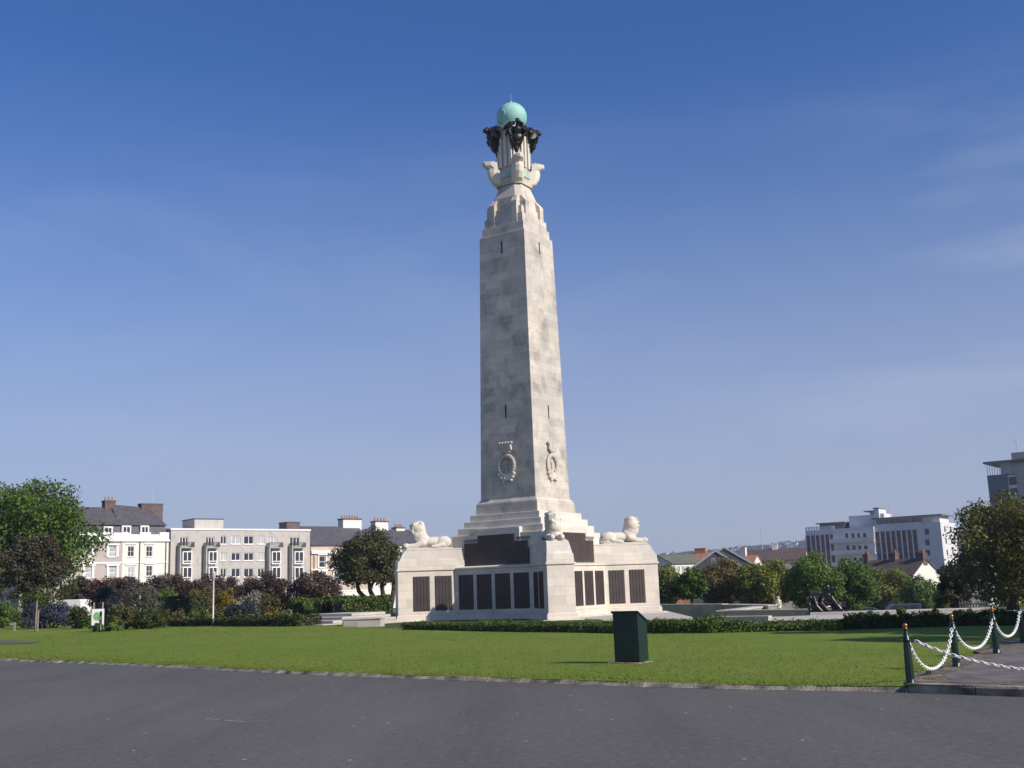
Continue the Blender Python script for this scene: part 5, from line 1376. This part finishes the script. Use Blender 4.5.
for (px0, px1, py, dep) in ((188.5, 218, 520.2, 5), (283, 296, 523.4, 3)):
    sa, sb = tp(px0, 525)[0], tp(px1, 525)[0]; zz = tp((px0 + px1) / 2, py)[1]
    mb = MB(); mb.box(sa + 2.2, sb + 2.2, 2.6, 2.6 + dep, ztop + .2, zz + .35); rh = mb.build('roof_hut', M['brick_dark' if px0 > 250 else 'grey_render'], o)
    mb = MB(); mb.box(sa + 2.1, sb + 2.3, 2.5, 2.7 + dep, zz + .35, zz + .5); mb.build('cap', M['slate'], rh)

# peach terrace beyond the flats, and its continuation behind the evergreen oak
o = bld('terrace_house', 'peach rendered terrace house with slate roof beside the grey flats')
x0, x1 = tp(310.6, 560)[0] + .05, tp(372, 560)[0]
zc2 = tp(325, 553.2)[1]; ze2 = tp(325, 545.6)[1]; zr2 = tp(330, 530.6)[1]
wr = [R1(319, 325.6, 556, 567.5), R1(334, 340, 556, 567.5), R1(319.5, 325.5, 572.5, 582), R1(334, 340, 572.5, 582), R1(349, 355, 556, 567.5), R1(349, 355, 572.5, 582)]
wr += [(tp(322, 560)[0], .8, 1.2, 2.0), (tp(337, 560)[0], .8, 1.2, 2.0)]
facade(o, 'wall', 'peach', x0, x1, zg, ze2, wr, 11)
for r in wr: window(o, *r, 1, 2, 'glass', fw=.12)
mb = MB(); mb.box(x0, x1 + .1, -.35, -.003, zc2 - .1, zc2 + .45); zs2 = tp(322, 569.6)[1]; mb.box(x0, x1, -.2, -.003, zs2 - .14, zs2 + .14)
for r in wr[:6]: mb.box(r[0] - r[2] / 2 - .35, r[0] + r[2] / 2 + .35, -.25, -.003, r[1] + r[3] + .15, r[1] + r[3] + .38); mb.box(r[0] - r[2] / 2 - .28, r[0] - r[2] / 2 - .003, -.12, -.003, r[1], r[1] + r[3] + .15); mb.box(r[0] + r[2] / 2 + .003, r[0] + r[2] / 2 + .28, -.12, -.003, r[1], r[1] + r[3] + .15)
mb.build('moulding', M['white'], o)
mb = MB(); mb.loft([[(x0, -.3, ze2), (x1 + .2, -.3, ze2), (x1 + .2, 11.2, ze2), (x0, 11.2, ze2)], [(x0, 5.0, zr2 + 1.1), (x1 + .2, 5.0, zr2 + 1.1), (x1 + .2, 6.0, zr2 + 1.1), (x0, 6.0, zr2 + 1.1)]])
mb.build('roof', M['slate'], o)
s_ = tp(314, 575)[0]
mb = MB(); mb.tube([(s_, -.12, zg), (s_, -.12, zc2)], .08, 6); mb.build('drainpipe', M['terracotta'], o)
sa, sb = tp(337.5, 525)[0], tp(356.5, 525)[0]
chimney(o, (sa + sb) / 2 + 4.0, 4.6, ze2 + 1.2, sb - sa, 1.9, tp(346, 518.6)[1] + .4 - ze2 - 1.2, 7, 'cream', 'brick_dark')
o = bld('terrace_house', 'last slate roofed terrace house showing only above the evergreen oak')
x2 = x1 + .22; x3 = tp(412, 560)[0] + 3
wr = [(x2 + 2 + 3.0 * k, zz, 1.2, 2.0) for k in range(4) for zz in (1.0, 4.6, 8.0)]
facade(o, 'wall', 'cream', x2, x3, zg, ze2, wr, 11)
for r in wr: window(o, *r, 1, 2, 'glass', fw=.12)
mb = MB(); mb.loft([[(x2, -.3, ze2), (x3, -.3, ze2), (x3, 11.2, ze2), (x2, 11.2, ze2)], [(x2, 5.0, zr2 + .6), (x3, 5.0, zr2 + .6), (x3, 6.0, zr2 + .6), (x2, 6.0, zr2 + .6)]])
mb.build('roof', M['slate'], o)
for (pa, pb, py) in ((371, 384, 521.6), (392.5, 401, 528)):
    sa, sb = tp(pa, 525)[0], tp(pb, 525)[0]; chimney(o, (sa + sb) / 2 + 4.0, 4.6, ze2 + 1.0, sb - sa, 1.7, tp((pa + pb) / 2, py)[1] + .5 - ze2 - 1.0, 4, 'cream', 'brick_dark')
# pale boundary wall under the oak
a, b = P(326, 604, 150), P(410, 604, 165)
o = empty('boundary_wall', (a.x, a.y, 0), 'pale rendered boundary wall seen under the evergreen oak', 'wall', math.atan2(b.y - a.y, b.x - a.x))
ln = (Vector((b.x, b.y, 0)) - Vector((a.x, a.y, 0))).length; zz = zpx(350, 590, 154)
mb = MB(); mb.box(0, ln, 0, .3, -2, zz - .2); mb.build('wall_face', M['cream'], o)
mb = MB(); mb.box(-.1, ln + .1, -.06, .36, zz - .2, zz); mb.build('coping', M['white'], o)

# ---- hotel on the right
HA = P(920, 530, 300); HA = Vector((HA.x, HA.y, 0)); HU = np.array([.81, -.58]); HU = HU / np.hypot(*HU)
hp = lambda x, y: on_plane(x, y, HA, HU)
HRZ = math.atan2(HU[1], HU[0]); zhg = zt(HA.x, HA.y) - 1
def H1(x0, x1, y0, y1):
    xm = (x0 + x1) / 2; s0_, s1_ = hp(x0, (y0 + y1) / 2)[0], hp(x1, (y0 + y1) / 2)[0]
    return ((s0_ + s1_) / 2, hp(xm, y1)[1], s1_ - s0_, hp(xm, y0)[1] - hp(xm, y1)[1])
o = empty('hotel', (HA.x, HA.y, 0), 'large white concrete hotel with ribbon windows, brown panels and a stepped roof', 'hotel', HRZ)
sE = hp(944.5, 560)[0]; sW = hp(807.3, 560)[0]; sC0 = hp(836, 560)[0]; sC1 = hp(877.5, 560)[0]; sG = hp(920.5, 560)[0]
zT = hp(930, 522.5)[1]; zTw = hp(822, 533.0)[1]; zb_ = hp(900, 530.5)[1]
DEP = 16.0
ew = [H1(925.0, 929.5, 528.8, 534.6), H1(925.6, 930.0, 539.4, 545.2), H1(926.0, 930.6, 550.0, 555.6), H1(926.4, 931.0, 560.5, 566)]
facade(o, 'stair_tower', 'hotel_white', sG, sE, zhg, zT, ew, DEP, y=-.35)
for r in ew: window(o, *r, 2, 1, 'glass', 'slate', y=-.25, sill=False)
# east wing with ribbon windows
def ribbon_wing(s0_, s1_, zt0, ztop_, nb, y):
    mb = MB(); mb.box(s0_ + .003, s1_ - .003, y + .3, y + DEP - .3, zhg, zt0); wg = mb.build('wing', M['hotel_white'], o)
    mb = MB(); mb.box(s0_, s1_, y - .25, y + DEP, zt0, ztop_); mb.build('parapet', M['hotel_white'], wg)
    fl = 3.05
    n = 0; z = zt0
    mg, ml = MB(), MB()
    while z - fl > zhg:
        mg.box(s0_ + .1, s1_ - .1, y + .12, y + .30, z - 1.25, z - .02)
        mp = MB(); mp.box(s0_ + .12, s1_ - .12, y + .05, y + .298, z - 2.75, z - 1.27); mp.build('infill_panel', M['hotel_panel'], wg)
        mp_z = z
        ml.box(s0_ + .02, s1_ - .02, y - .02, y + .298, z - fl + .001, z - 2.77)
        z -= fl
    mg.build('ribbon_glass', M['hotel_glass'], wg); ml.build('floor_band', M['tower_grey'], wg)
    for k in range(nb + 1):
        x = s0_ + (s1_ - s0_) * k / nb
        mb = MB(); mb.box(x - .17, x + .17, y - .32, y + .10, zhg, zt0 - .003); mb.build('fin', M['hotel_white'], wg)
    return wg
ribbon_wing(sC1, sG - .01, zb_, hp(900, 524.0)[1], 8, 0.0)
ribbon_wing(sW, sC0, hp(822, 534.8)[1], zTw + .9, 6, 0.6)
# centre block with balconies
zc3 = hp(857, 527.6)[1]
cw = [H1(846.4, 849.2, 533.4, 538), H1(852.6, 855.6, 533.4, 540.5), H1(858.2, 861.2, 533.4, 538), H1(864, 867.4, 533.2, 537.6)]
cw += [(r[0], r[1] - 3.4 * k, r[2], r[3]) for k in (1, 2, 3) for r in cw[:4] if r[1] - 3.4 * k > zhg + .5]
facade(o, 'centre_block', 'hotel_white', sC0 + .01, sC1 - .01, zhg, zc3, cw, DEP, y=-.9)
for r in cw: window(o, *r, 1, 1, 'glass', 'slate', y=-.8, sill=False)
for k in range(3):
    z = hp(857, 541.6)[1] - 3.3 * k
    mb = MB(); mb.box(sC0 - .6, sC1 + .2, -2.2, -.903, z - .22, z); mb.box(sC0 - .6, sC1 + .2, -2.25, -2.10, z + .003, z + 1.0); mb.build('balcony', M['hotel_white'], o)
# roof storeys
mb = MB()
r0 = hp(872, 522.5)[1]; re_, rw_ = hp(941.0, 520)[0], hp(872, 520)[0]
zr0 = hp(900, 524)[1]; zr1 = hp(905, 517.2)[1]
mb.box(rw_, re_ - 1.0, 2.2, 12, zr0, zr1); pent = mb.build('penthouse', M['hotel_white'], o)
mb = MB()
for k in range(14):
    x = rw_ + .5 + (re_ - rw_ - 6) * k / 14; mb.box(x, x + .75, 2.13, 2.25, zr0 + .4, zr1 - .3)
mb.build('window_strip', M['hotel_glass'], pent)
mb = MB(); mb.box(rw_ - .5, re_ + .2, .6, 12.8, zr1, zr1 + .32); mb.build('roof_slab', M['tower_grey'], pent)
mb = MB()
for k in range(22):
    x = sC1 + .2 + (sE - sC1 - .4) * k / 21; mb.box(x - .03, x + .03, .05, .11, zr0, zr0 + 1.0)
mb.box(sC1, sE, .04, .12, zr0 + 1.0, zr0 + 1.06); mb.build('railing', M['galv'], pent)
mb = MB(); a_, b_ = hp(817, 528)[0], hp(842, 528)[0]
zq0, zq1 = zTw + .9, hp(828, 523.4)[1]
mb.box(a_, b_, 2.4, 12, zq0, zq1); p2 = mb.build('penthouse', M['tower_grey'], o)
mb = MB(); mb.box(a_ - .7, b_ + .6, 1.2, 12.5, zq1, zq1 + .3); mb.build('roof_slab', M['tower_grey'], p2)
mb = MB()
for k in range(12):
    x = a_ + .2 + (b_ - a_ - .6) * k / 12; mb.box(x, x + .55 * (b_ - a_) / 12, 2.32, 2.45, zq0 + .9, zq1 - .4)
mb.build('window_strip', M['hotel_glass'], p2)
mb = MB()
for k in range(11):
    x = sW + .2 + (sC0 - sW - .4) * k / 10; mb.box(x - .25, x + .25, .65, .80, zq0, zq0 + 1.0)
mb.box(sW, sC0, .66, .78, zq0 + 1.0, zq0 + 1.08); mb.build('railing', M['hotel_white'], p2)
def rbox(nm, x0_, x1_, y0_, y1_, ya, yb, mat='hotel_white'):
    r = H1(x0_, x1_, y0_, y1_); mb = MB(); mb.box(r[0] - r[2] / 2, r[0] + r[2] / 2, ya, yb, r[1] - .8, r[1] + r[3]); return mb.build(nm, M[mat], o)
rbox('plant_room', 845.5, 871.5, 515.0, 528, 3.0, 11)
rbox('plant_room', 866, 871.8, 511.0, 517, 3.6, 9)
rbox('lift_tower', 871.6, 876.4, 507.6, 524, 2.5, 9)
rbox('lift_tower', 876.4, 880.6, 513.0, 524, 3.2, 10)
for (x0_, x1_, yy) in ((861, 871.4, 510.4), (870, 876.2, 507.4)):
    r = H1(x0_, x1_, yy, yy + 1.0); mb = MB(); mb.box(r[0] - r[2] / 2, r[0] + r[2] / 2, 2.2, 9.5, r[1], r[1] + r[3]); mb.build('roof_slab', M['tower_grey'], o)
mb = MB(); r = hp(883.6, 506); mb.tube([(r[0], 5, zr1), (r[0], 5, r[1] + .6)], .06, 6); r = hp(841, 520); mb.tube([(r[0], 5, zq1), (r[0], 5, r[1] + .8)], .05, 6); mb.build('mast', M['galv'], o)
# sunlit east end and the lower wing behind it
mb = MB()
for k in range(5):
    z = zT - 2.6 - 3.2 * k; mb.box(sE - .05, sE + .06, 3.0, 4.2, z, z + 1.5); mb.box(sE - .05, sE + .06, 9.0, 10.2, z, z + 1.5)
mb.build('end_windows', M['hotel_glass'], o)
mb = MB(); mb.box(sE - 4, sE + 6.5, DEP + .2, DEP + 14, zhg, zT - 1.6); bw_ = mb.build('rear_wing', M['hotel_white'], o)
mb = MB()
for k in range(4):
    z = zT - 4.4 - 3.1 * k; mb.box(sE + .4, sE + 6.2, DEP + .08, DEP + .25, z, z + 1.7)
mb.build('ribbon_glass', M['hotel_glass'], bw_)
mb = MB()
for k in range(4):
    z = zT - 5.7 - 3.1 * k; mb.box(sE + .4, sE + 6.2, DEP + .11, DEP + .25, z, z + 1.28)
mb.build('infill_band', M['peach'], bw_)

# ---- tower block at the right edge
TWA = P(988, 500, 235); u_ = np.array([.80, -.60])
q = lambda x, y: on_plane(x, y, (TWA.x, TWA.y, 0), u_)
o = empty('tower_block', (TWA.x, TWA.y, 0), 'grey tower block rising behind the big tree at the right edge', 'tower block', math.atan2(u_[1], u_[0]))
zt_ = q(1000, 474.5)[1]; sa = q(988.6, 490)[0]; sb = q(1008.5, 490)[0]
mb = MB(); mb.box(sa, sb, 0, 14, -8, zt_); mb.build('wall', M['tower_grey'], o)
mb = MB(); mb.box(sb + 1.9, sb + 16, -.3, 14, -8, q(1015, 471)[1] + .2); mb.build('wall', M['tower_beige'], o)
mb = MB(); mb.box(sb + .003, sb + 1.9, .5, 13, -8, zt_ - .3); rc = mb.build('stair_bay', M['white'], o)
for k in range(8):
    mb = MB(); mb.box(sb + .25, sb + 1.7, .42, .55, zt_ - 2.4 - 2.4 * k, zt_ - .7 - 2.4 * k); mb.build('window', M['glass'], rc)
for k in range(8):
    mb = MB(); mb.box(sb + 6, sb + 9, -.36, -.2, zt_ - 3.2 - 2.7 * k, zt_ - 1.6 - 2.7 * k); mb.build('window', M['glass'], o)
mb = MB(); mb.box(sa + 2.2, sb + 15, 3, 12, zt_, zt_ + 2.6); ph = mb.build('penthouse', M['hotel_white'], o)
mb = MB(); mb.box(sa - .6, sb + 16, .2, 13.4, zt_ + 2.6, zt_ + 3.0); mb.build('roof_slab', M['tower_grey'], ph)
mb = MB()
for k in range(10): mb.box(sa + .1 + k * .5, sa + .2 + k * .5, .1, .2, zt_, zt_ + 2.6)
mb.build('balustrade', M['galv'], ph)
mb = MB(); mb.box(sb + .5, sb + 7, 4, 10, zt_ + 3.0, zt_ + 4.8); mb.build('plant_room', M['tower_beige'], o)
mb = MB(); mb.tube([(sb + 1.4, 6, zt_ + 4.8), (sb + 1.4, 6, zt_ + 8.0)], .08, 6); mb.build('aerial', M['galv'], o)

# ---- houses between the memorial and the hotel
def gable_house(name, label, A, rz, w, l, z0, ze_, zr_, wall, roof, verge='white', wins=(), chim=()):
    """gable end on local y = 0, ridge running back along y"""
    o = empty(name, (A[0], A[1], 0), label, 'house', rz)
    mb = MB()
    mb.loft([[(-w / 2, 0, z0), (w / 2, 0, z0), (w / 2, 0, ze_), (0, 0, zr_), (-w / 2, 0, ze_)], [(-w / 2, l, z0), (w / 2, l, z0), (w / 2, l, ze_), (0, l, zr_), (-w / 2, l, ze_)]])
    wl_ = mb.build('wall', M[wall], o)
    mb = MB(); sl = math.atan2(zr_ - ze_, w / 2); t = .22
    for s_ in (-1, 1):
        e = 0.5
        mb.loft([[(s_ * (w / 2 + e), y, ze_ - e * math.tan(sl) + .03), (0.003 * s_, y, zr_ + .03), (0.003 * s_, y, zr_ + .03 + t), (s_ * (w / 2 + e), y, ze_ - e * math.tan(sl) + .03 + t)] for y in (.05, l + .3)])
    mb.build('roof', M[roof], o)
    if verge:
        mb = MB()
        for s_ in (-1, 1):
            e = 0.6
            mb.loft([[(s_ * (w / 2 + e), y, ze_ - e * math.tan(sl) - .12), (0.004 * s_, y, zr_ - .12), (0.004 * s_, y, zr_ + .33), (s_ * (w / 2 + e), y, ze_ - e * math.tan(sl) + .33)] for y in (-.25, .045)])
        mb.build('barge_board', M[verge], o)
    for (x, z, ww, hh) in wins: window(o, x, z, ww, hh, 2, 1, 'glass', y=-.06, sill=False)
    for (x, y, ww, d_, zz, hh, pots, mt) in chim: chimney(o, x, y, zz, ww, d_, hh, pots, mt, mt)
    return o
ap = P(715.5, 551.2, 250); lft = P(690, 570, 250); rgt = P(744, 569, 250)
gw = (rgt - lft).length
gable_house('gabled_hall', 'dark slate hung gable with pale barge boards rising over the trees', (ap.x, ap.y), R_(-12), gw, 16, -8, lft.z, ap.z, 'slate_hung', 'slate', 'galv', [(-.6, ap.z - 2.9, .8, 1.3)])
ap2 = P(724, 547.8, 275); rg2 = P(757, 567, 275)
gable_house('gabled_hall', 'dark roof with white verge stepping down behind the slate hung gable', (ap2.x, ap2.y), R_(-12), (rg2.x - ap2.x) * 2, 14, -8, rg2.z, ap2.z, 'slate_hung', 'slate', 'galv')
def ridge_house(name, label, x0_, x1_, yr, ye, d, dep, wall, roof, tilt=0.0, wins=0, chim=()):
    """long side towards the camera; ridge between two photo columns"""
    a, b = P(x0_, yr, d), P(x1_, yr, d + tilt); u2 = Vector((b.x - a.x, b.y - a.y, 0)); ln = u2.length
    zr_ = (a.z + b.z) / 2; ze_ = P((x0_ + x1_) / 2, ye, d - 4).z
    o = empty(name, (a.x + u2.y / ln * dep / 2, a.y - u2.x / ln * dep / 2, 0), label, 'house', math.atan2(u2.y, u2.x))
    mb = MB(); mb.loft([[(x, 0, -9), (x, dep, -9), (x, dep, ze_), (x, dep / 2, zr_ - .15), (x, 0, ze_)] for x in (0, ln)]); mb.build('wall', M[wall], o)
    mb = MB()
    mb.loft([[(x, -.4, ze_ - .35), (x, dep / 2, zr_), (x, dep / 2, zr_ + .2), (x, -.4, ze_ - .12)] for x in (-.2, ln + .2)])
    mb.loft([[(x, dep + .4, ze_ - .35), (x, dep / 2, zr_ + .003), (x, dep / 2, zr_ + .203), (x, dep + .4, ze_ - .12)] for x in (-.2, ln + .2)])
    mb.build('roof', M[roof], o)
    for k in range(wins): window(o, ln * (k + .5) / wins, ze_ - 2.2, 1.1, 1.5, 2, 1, 'glass', y=-.06, sill=False, fw=.2)
    for (f, w_, h_, mt, pots) in chim: chimney(o, ln * f, dep / 2 - .6, zr_ - 1, w_, 1.2, h_ + 1, pots, mt, mt)
    return o
ridge_house('long_house', 'long building with mossy green roof and a row of white windows right of the memorial', 658, 690, 555.5, 562.5, 265, 9, 'cream', 'green_roof', 6, 7)
ridge_house('tiled_house', 'orange tiled roof between the mossy roof and the slate gable', 687, 712, 553.4, 559.5, 300, 9, 'cream', 'tile_orange', -3, 0, ((.55, 3, 1.4, 'terracotta', 0),))
ridge_house('tiled_house', 'small orange tiled roof right of the slate gable', 738, 757, 556, 566, 310, 9, 'cream', 'tile_orange', -3, 0, ((.3, 1.6, 2.4, 'cream', 2),))
ridge_house('long_house', 'long dark brown roof below the distant hillside houses', 742, 806, 549.5, 560, 320, 12, 'pinkish', 'slate_warm', -6, 0, ((.52, 1.5, 1.6, 'cream', 0),))
a_ = P(928, 560.5, 185)
ridge_house('cottage_row', 'row of dark roofed houses with brick chimneys and a sunlit cream gable before the hotel', 864, 925, 560.5, 575, 190, 8, 'cream', 'slate_warm', -9, 0, ((.06, .9, 1.2, 'brick_dark', 2), (.52, .9, 1.2, 'brick_dark', 2), (.95, 1.3, 1.0, 'brick_dark', 3)))
# orange brick building low between the trees
a, b = P(664, 600, 190), P(690, 600, 190)
o = empty('brick_lodge', (a.x, 190, 0), 'low orange brick building glimpsed between the young trees', 'house')
mb = MB(); mb.box(0, b.x - a.x, 0, 6, -8, zpx(676, 592.5, 190)); mb.build('wall', M['tile_orange'], o)
mb = MB(); mb.box(-.3, b.x - a.x + .3, -.3, 6.3, zpx(676, 592.5, 190), zpx(676, 590.5, 190)); mb.build('roof', M['slate_warm'], o)
mb = MB(); mb.box(1.2, 2.2, -.05, .1, zpx(676, 597, 190), zpx(676, 594.2, 190)); mb.build('window', M['glass'], o)
# radio mast
p = P(762.5, 552, 420)
o = empty('radio_mast', (p.x, 420, -10), 'thin pale mast standing against the distant hillside', 'mast')
zz = zpx(762.5, 524.5, 420) + 10
mb = MB(); mb.tube([(0, 0, 0), (0, 0, zz * .6), (0, 0, zz)], [.28, .22, .10], 8); mb.build('pole', M['galv'], o)
mb = MB(); mb.box(-.5, .5, -.1, .1, zz * .62, zz * .62 + .12); mb.build('crossarm', M['galv'], o)

# suburb scattered over the hillside
rn = random.Random(21)
wm = [M['white'], M['cream'], M['pinkish'], M['hotel_white']]; rm = [M['slate'], M['slate_warm'], M['tile_orange'], M['slate']]
M['hill_house'] = plain('pale_house_render', (0.5, 0.48, 0.45), 0.9, 0, 0.1, 0.1, 0.3)
def hill_house_mesh(w, l, h, rf, two, wmat, rmat):
    mb = MB()
    mb.loft([[(-w / 2, y, -3), (w / 2, y, -3), (w / 2, y, h), (0, y, h + rf), (-w / 2, y, h)] for y in (0, l)])
    mb.cur = 1
    for s_ in (-1, 1): mb.loft([[(s_ * (w / 2 + .4), y, h - .3), (0.01 * s_, y, h + rf + .05), (0.01 * s_, y, h + rf + .35), (s_ * (w / 2 + .4), y, h)] for y in (-.3, l + .3)])
    mb.box(-w * .1, w * .1, l * .3, l * .42, h + rf * .5, h + rf + 1.3)
    me = mb.mesh('hillside_house'); me.materials.append(wmat); me.materials.append(rmat); return me
HM = [hill_house_mesh(9 + 3 * (k % 3), 12 + 4 * (k % 2), 5.5, 3, k % 2, wm[k % 4], rm[(k // 2) % 4]) for k in range(8)]
for k in range(150):
    px = rn.uniform(646, 826) if k < 120 else rn.uniform(930, 1000)
    az = (px - 512) / FPX
    d = 1250 + 1350 * rn.random() ** 1.2
    if px < 715 and rn.random() < .45: continue
    x = az * d
    o = bpy.data.objects.new('hillside_house', rn.choice(HM)); COL.objects.link(o)
    o.location = (x, d, zhill(az, d) + 2.0); o.rotation_euler = (0, 0, rn.choice([-.5, -.3, 1.1, 1.3, .2]) + rn.uniform(-.15, .15))
    tag(o, 'small pale house among trees on the distant hillside', 'house', 'houses on the distant hillside')
# far woods and garden trees on the hill, one mass
cs = []
for k in range(2000):
    az = rn.uniform(.05, .52); d = 1200 + 1500 * rn.random() ** .8
    cs.append((az * d, d, zhill(az, d) + 1.5, rn.uniform(4, 9)))
for k in range(900):
    az = rn.uniform(-.05, .52); d = rn.uniform(2560, 2700); cs.append((az * d, d, zhill(az, min(d, 2690)) + 1, rn.uniform(5, 10)))
rs_ = np.random.RandomState(8)
Cs, Ns = [], []
for c in cs:
    dd = rs_.normal(0, 1, (16, 3)); dd /= np.linalg.norm(dd, axis=1, keepdims=True); Cs.append(np.array(c[:3]) + dd * c[3] * np.array([1.2, 1, .75])); Ns.append(dd + np.array([0, 0, .3]))
L['far'] = leaf_mat('far_woodland', (0.024, 0.033, 0.018), (0.061, 0.068, 0.033), None, .1, .01)
tag(leaves('woodland', np.concatenate(Cs), np.concatenate(Ns), 3.4, L['far'], seed=9, aspect=.9), 'dark woodland and garden trees covering the distant hillside', 'woodland', kind='stuff')

# ------------------------------------------------------------------ vehicles
def vehicle(name, label, cat, loc, rz, L_, W_, prof, glassz, paint, wr_=.33, wx=(.8, -.8), win=None):
    """prof: side outline (x, z) swept across the width with a tumblehome; front is +x"""
    o = empty(name, loc, label, cat, rz)
    mb = MB(); n = len(prof)
    def ringy(y, k): return [(x, y, z) for x, z in prof] if k == 0 else [(x * .985, y, z * .985 + .01) for x, z in prof]
    mb.loft([ringy(-W_ / 2, 1), ringy(-W_ / 2 + .08, 0), ringy(W_ / 2 - .08, 0), ringy(W_ / 2, 1)]); mb.build('body', paint, o, bevel=.03)
    for (poly) in win:
        for s_ in (-1, 1):
            mb = MB(); mb.extr_y(poly, s_ * (W_ / 2 - .02), s_ * (W_ / 2 + .012)); mb.build('window', M['glass'], o)
    for x in wx:
        for s_ in (-1, 1):
            mb = MB(); mb.smooth = True; mb.M = Matrix.Translation((x, s_ * (W_ / 2 - .10), wr_)) @ Matrix.Rotation(PI / 2, 4, 'X')
            mb.lathe([(wr_ * .6, -.11), (wr_, -.09), (wr_, .09), (wr_ * .6, .11)], 18); w_ = mb.build('wheel', M['tyre'], o)
            mb = MB(); mb.M = Matrix.Translation((x, s_ * (W_ / 2 - .10), wr_)) @ Matrix.Rotation(PI / 2, 4, 'X'); mb.lathe([(wr_ * .62, -.118), (wr_ * .62, .118)], 12); mb.build('rim', M['galv'], w_)
    for s_ in (-1, 1):
        mb = MB(); mb.box(L_ / 2 - .12, L_ / 2 + .015, s_ * W_ * .36 - .15, s_ * W_ * .36 + .15, .62, .80); mb.build('headlight', M['lamp_clear'], o)
        mb = MB(); mb.box(-L_ / 2 - .015, -L_ / 2 + .10, s_ * W_ * .42 - .08, s_ * W_ * .42 + .08, .70, 1.0); mb.build('tail_light', M['lamp_red'], o)
    return o
VAN = [(-2.5, .30), (2.45, .30), (2.5, .80), (2.35, 1.02), (1.75, 1.12), (1.05, 1.86), (.8, 1.95), (-2.35, 1.95), (-2.5, 1.8)]
VW = [[(.35, 1.15), (1.5, 1.15), (.95, 1.75), (.35, 1.75)], [(-.9, 1.15), (.22, 1.15), (.22, 1.75), (-.9, 1.75)], [(-2.25, 1.15), (-1.05, 1.15), (-1.05, 1.75), (-2.2, 1.75)]]
p = P(899, 604.2, 140)
vehicle('van', 'slate blue van parked beyond the long low wall', 'van', (p.x, 140, p.z - 1.93), PI, 5.0, 1.9, VAN, 0, M['car_blue'], .34, (1.55, -1.5), VW)
CAR = [(-2.05, .28), (2.05, .28), (2.1, .66), (1.95, .82), (1.05, .95), (.45, 1.40), (-.9, 1.43), (-1.75, .98), (-2.08, .92)]
CW_ = [[(.05, .98), (.85, .98), (.40, 1.33), (.05, 1.34)], [(-1.35, 1.0), (-.06, .98), (-.06, 1.34), (-.85, 1.35)]]
p = P(863.5, 607.6, 132)
vehicle('car', 'dark teal car parked left of the slate blue van', 'car', (p.x, 132, p.z - 1.42), PI, 4.2, 1.75, CAR, 0, M['car_dark'], .31, (1.3, -1.25), CW_)
p = P(62, 600.2, 104)
vehicle('van', 'white van parked behind the blue flowering dome', 'van', (p.x, 104, p.z - 1.93), R_(172), 5.0, 1.9, VAN, 0, M['white'], .34, (1.55, -1.5), VW[:1])

# picket fence under the big tree
a, b = P(960, 609, 72), P(988, 608, 70)
o = empty('picket_fence', (a.x, a.y, zpx(972, 611, 71)), 'pale wooden picket fence below the big olive brown tree', 'fence', math.atan2(b.y - a.y, b.x - a.x))
ln = math.hypot(b.x - a.x, b.y - a.y); hh = zpx(972, 601.5, 71) - zpx(972, 611, 71)
n = 11
for k in range(n):
    mb = MB(); x = ln * k / (n - 1); mb.extr_y([(x - .055, -.3), (x + .055, -.3), (x + .055, hh - .08 + .05 * math.sin(k)), (x, hh + .05 * math.sin(k)), (x - .055, hh - .08 + .05 * math.sin(k))], 0, .025); mb.build('picket', M['wood'], o)
mb = MB(); mb.box(0, ln, .027, .07, hh * .3, hh * .42); mb.box(0, ln, .027, .07, hh * .7, hh * .82); mb.build('rail', M['wood'], o)

# ------------------------------------------------------------------ air: faint even haze round the whole scene
mb = MB(); mb.box(-3600, 3600, -400, 3050, -31, 150)
hz = bpy.data.materials.new('pale_haze'); hz.use_nodes = True
hn = hz.node_tree.nodes; hn.clear()
ho = hn.new('ShaderNodeOutputMaterial'); hv = hn.new('ShaderNodeVolumePrincipled')
hv.inputs['Color'].default_value = (0.66, 0.78, 1.0, 1)
hv.inputs['Density'].default_value = 0.00020
hv.inputs['Anisotropy'].default_value = 0.1
hz.node_tree.links.new(hv.outputs['Volume'], ho.inputs['Volume'])
tag(mb.build('haze', hz), kind='stuff')
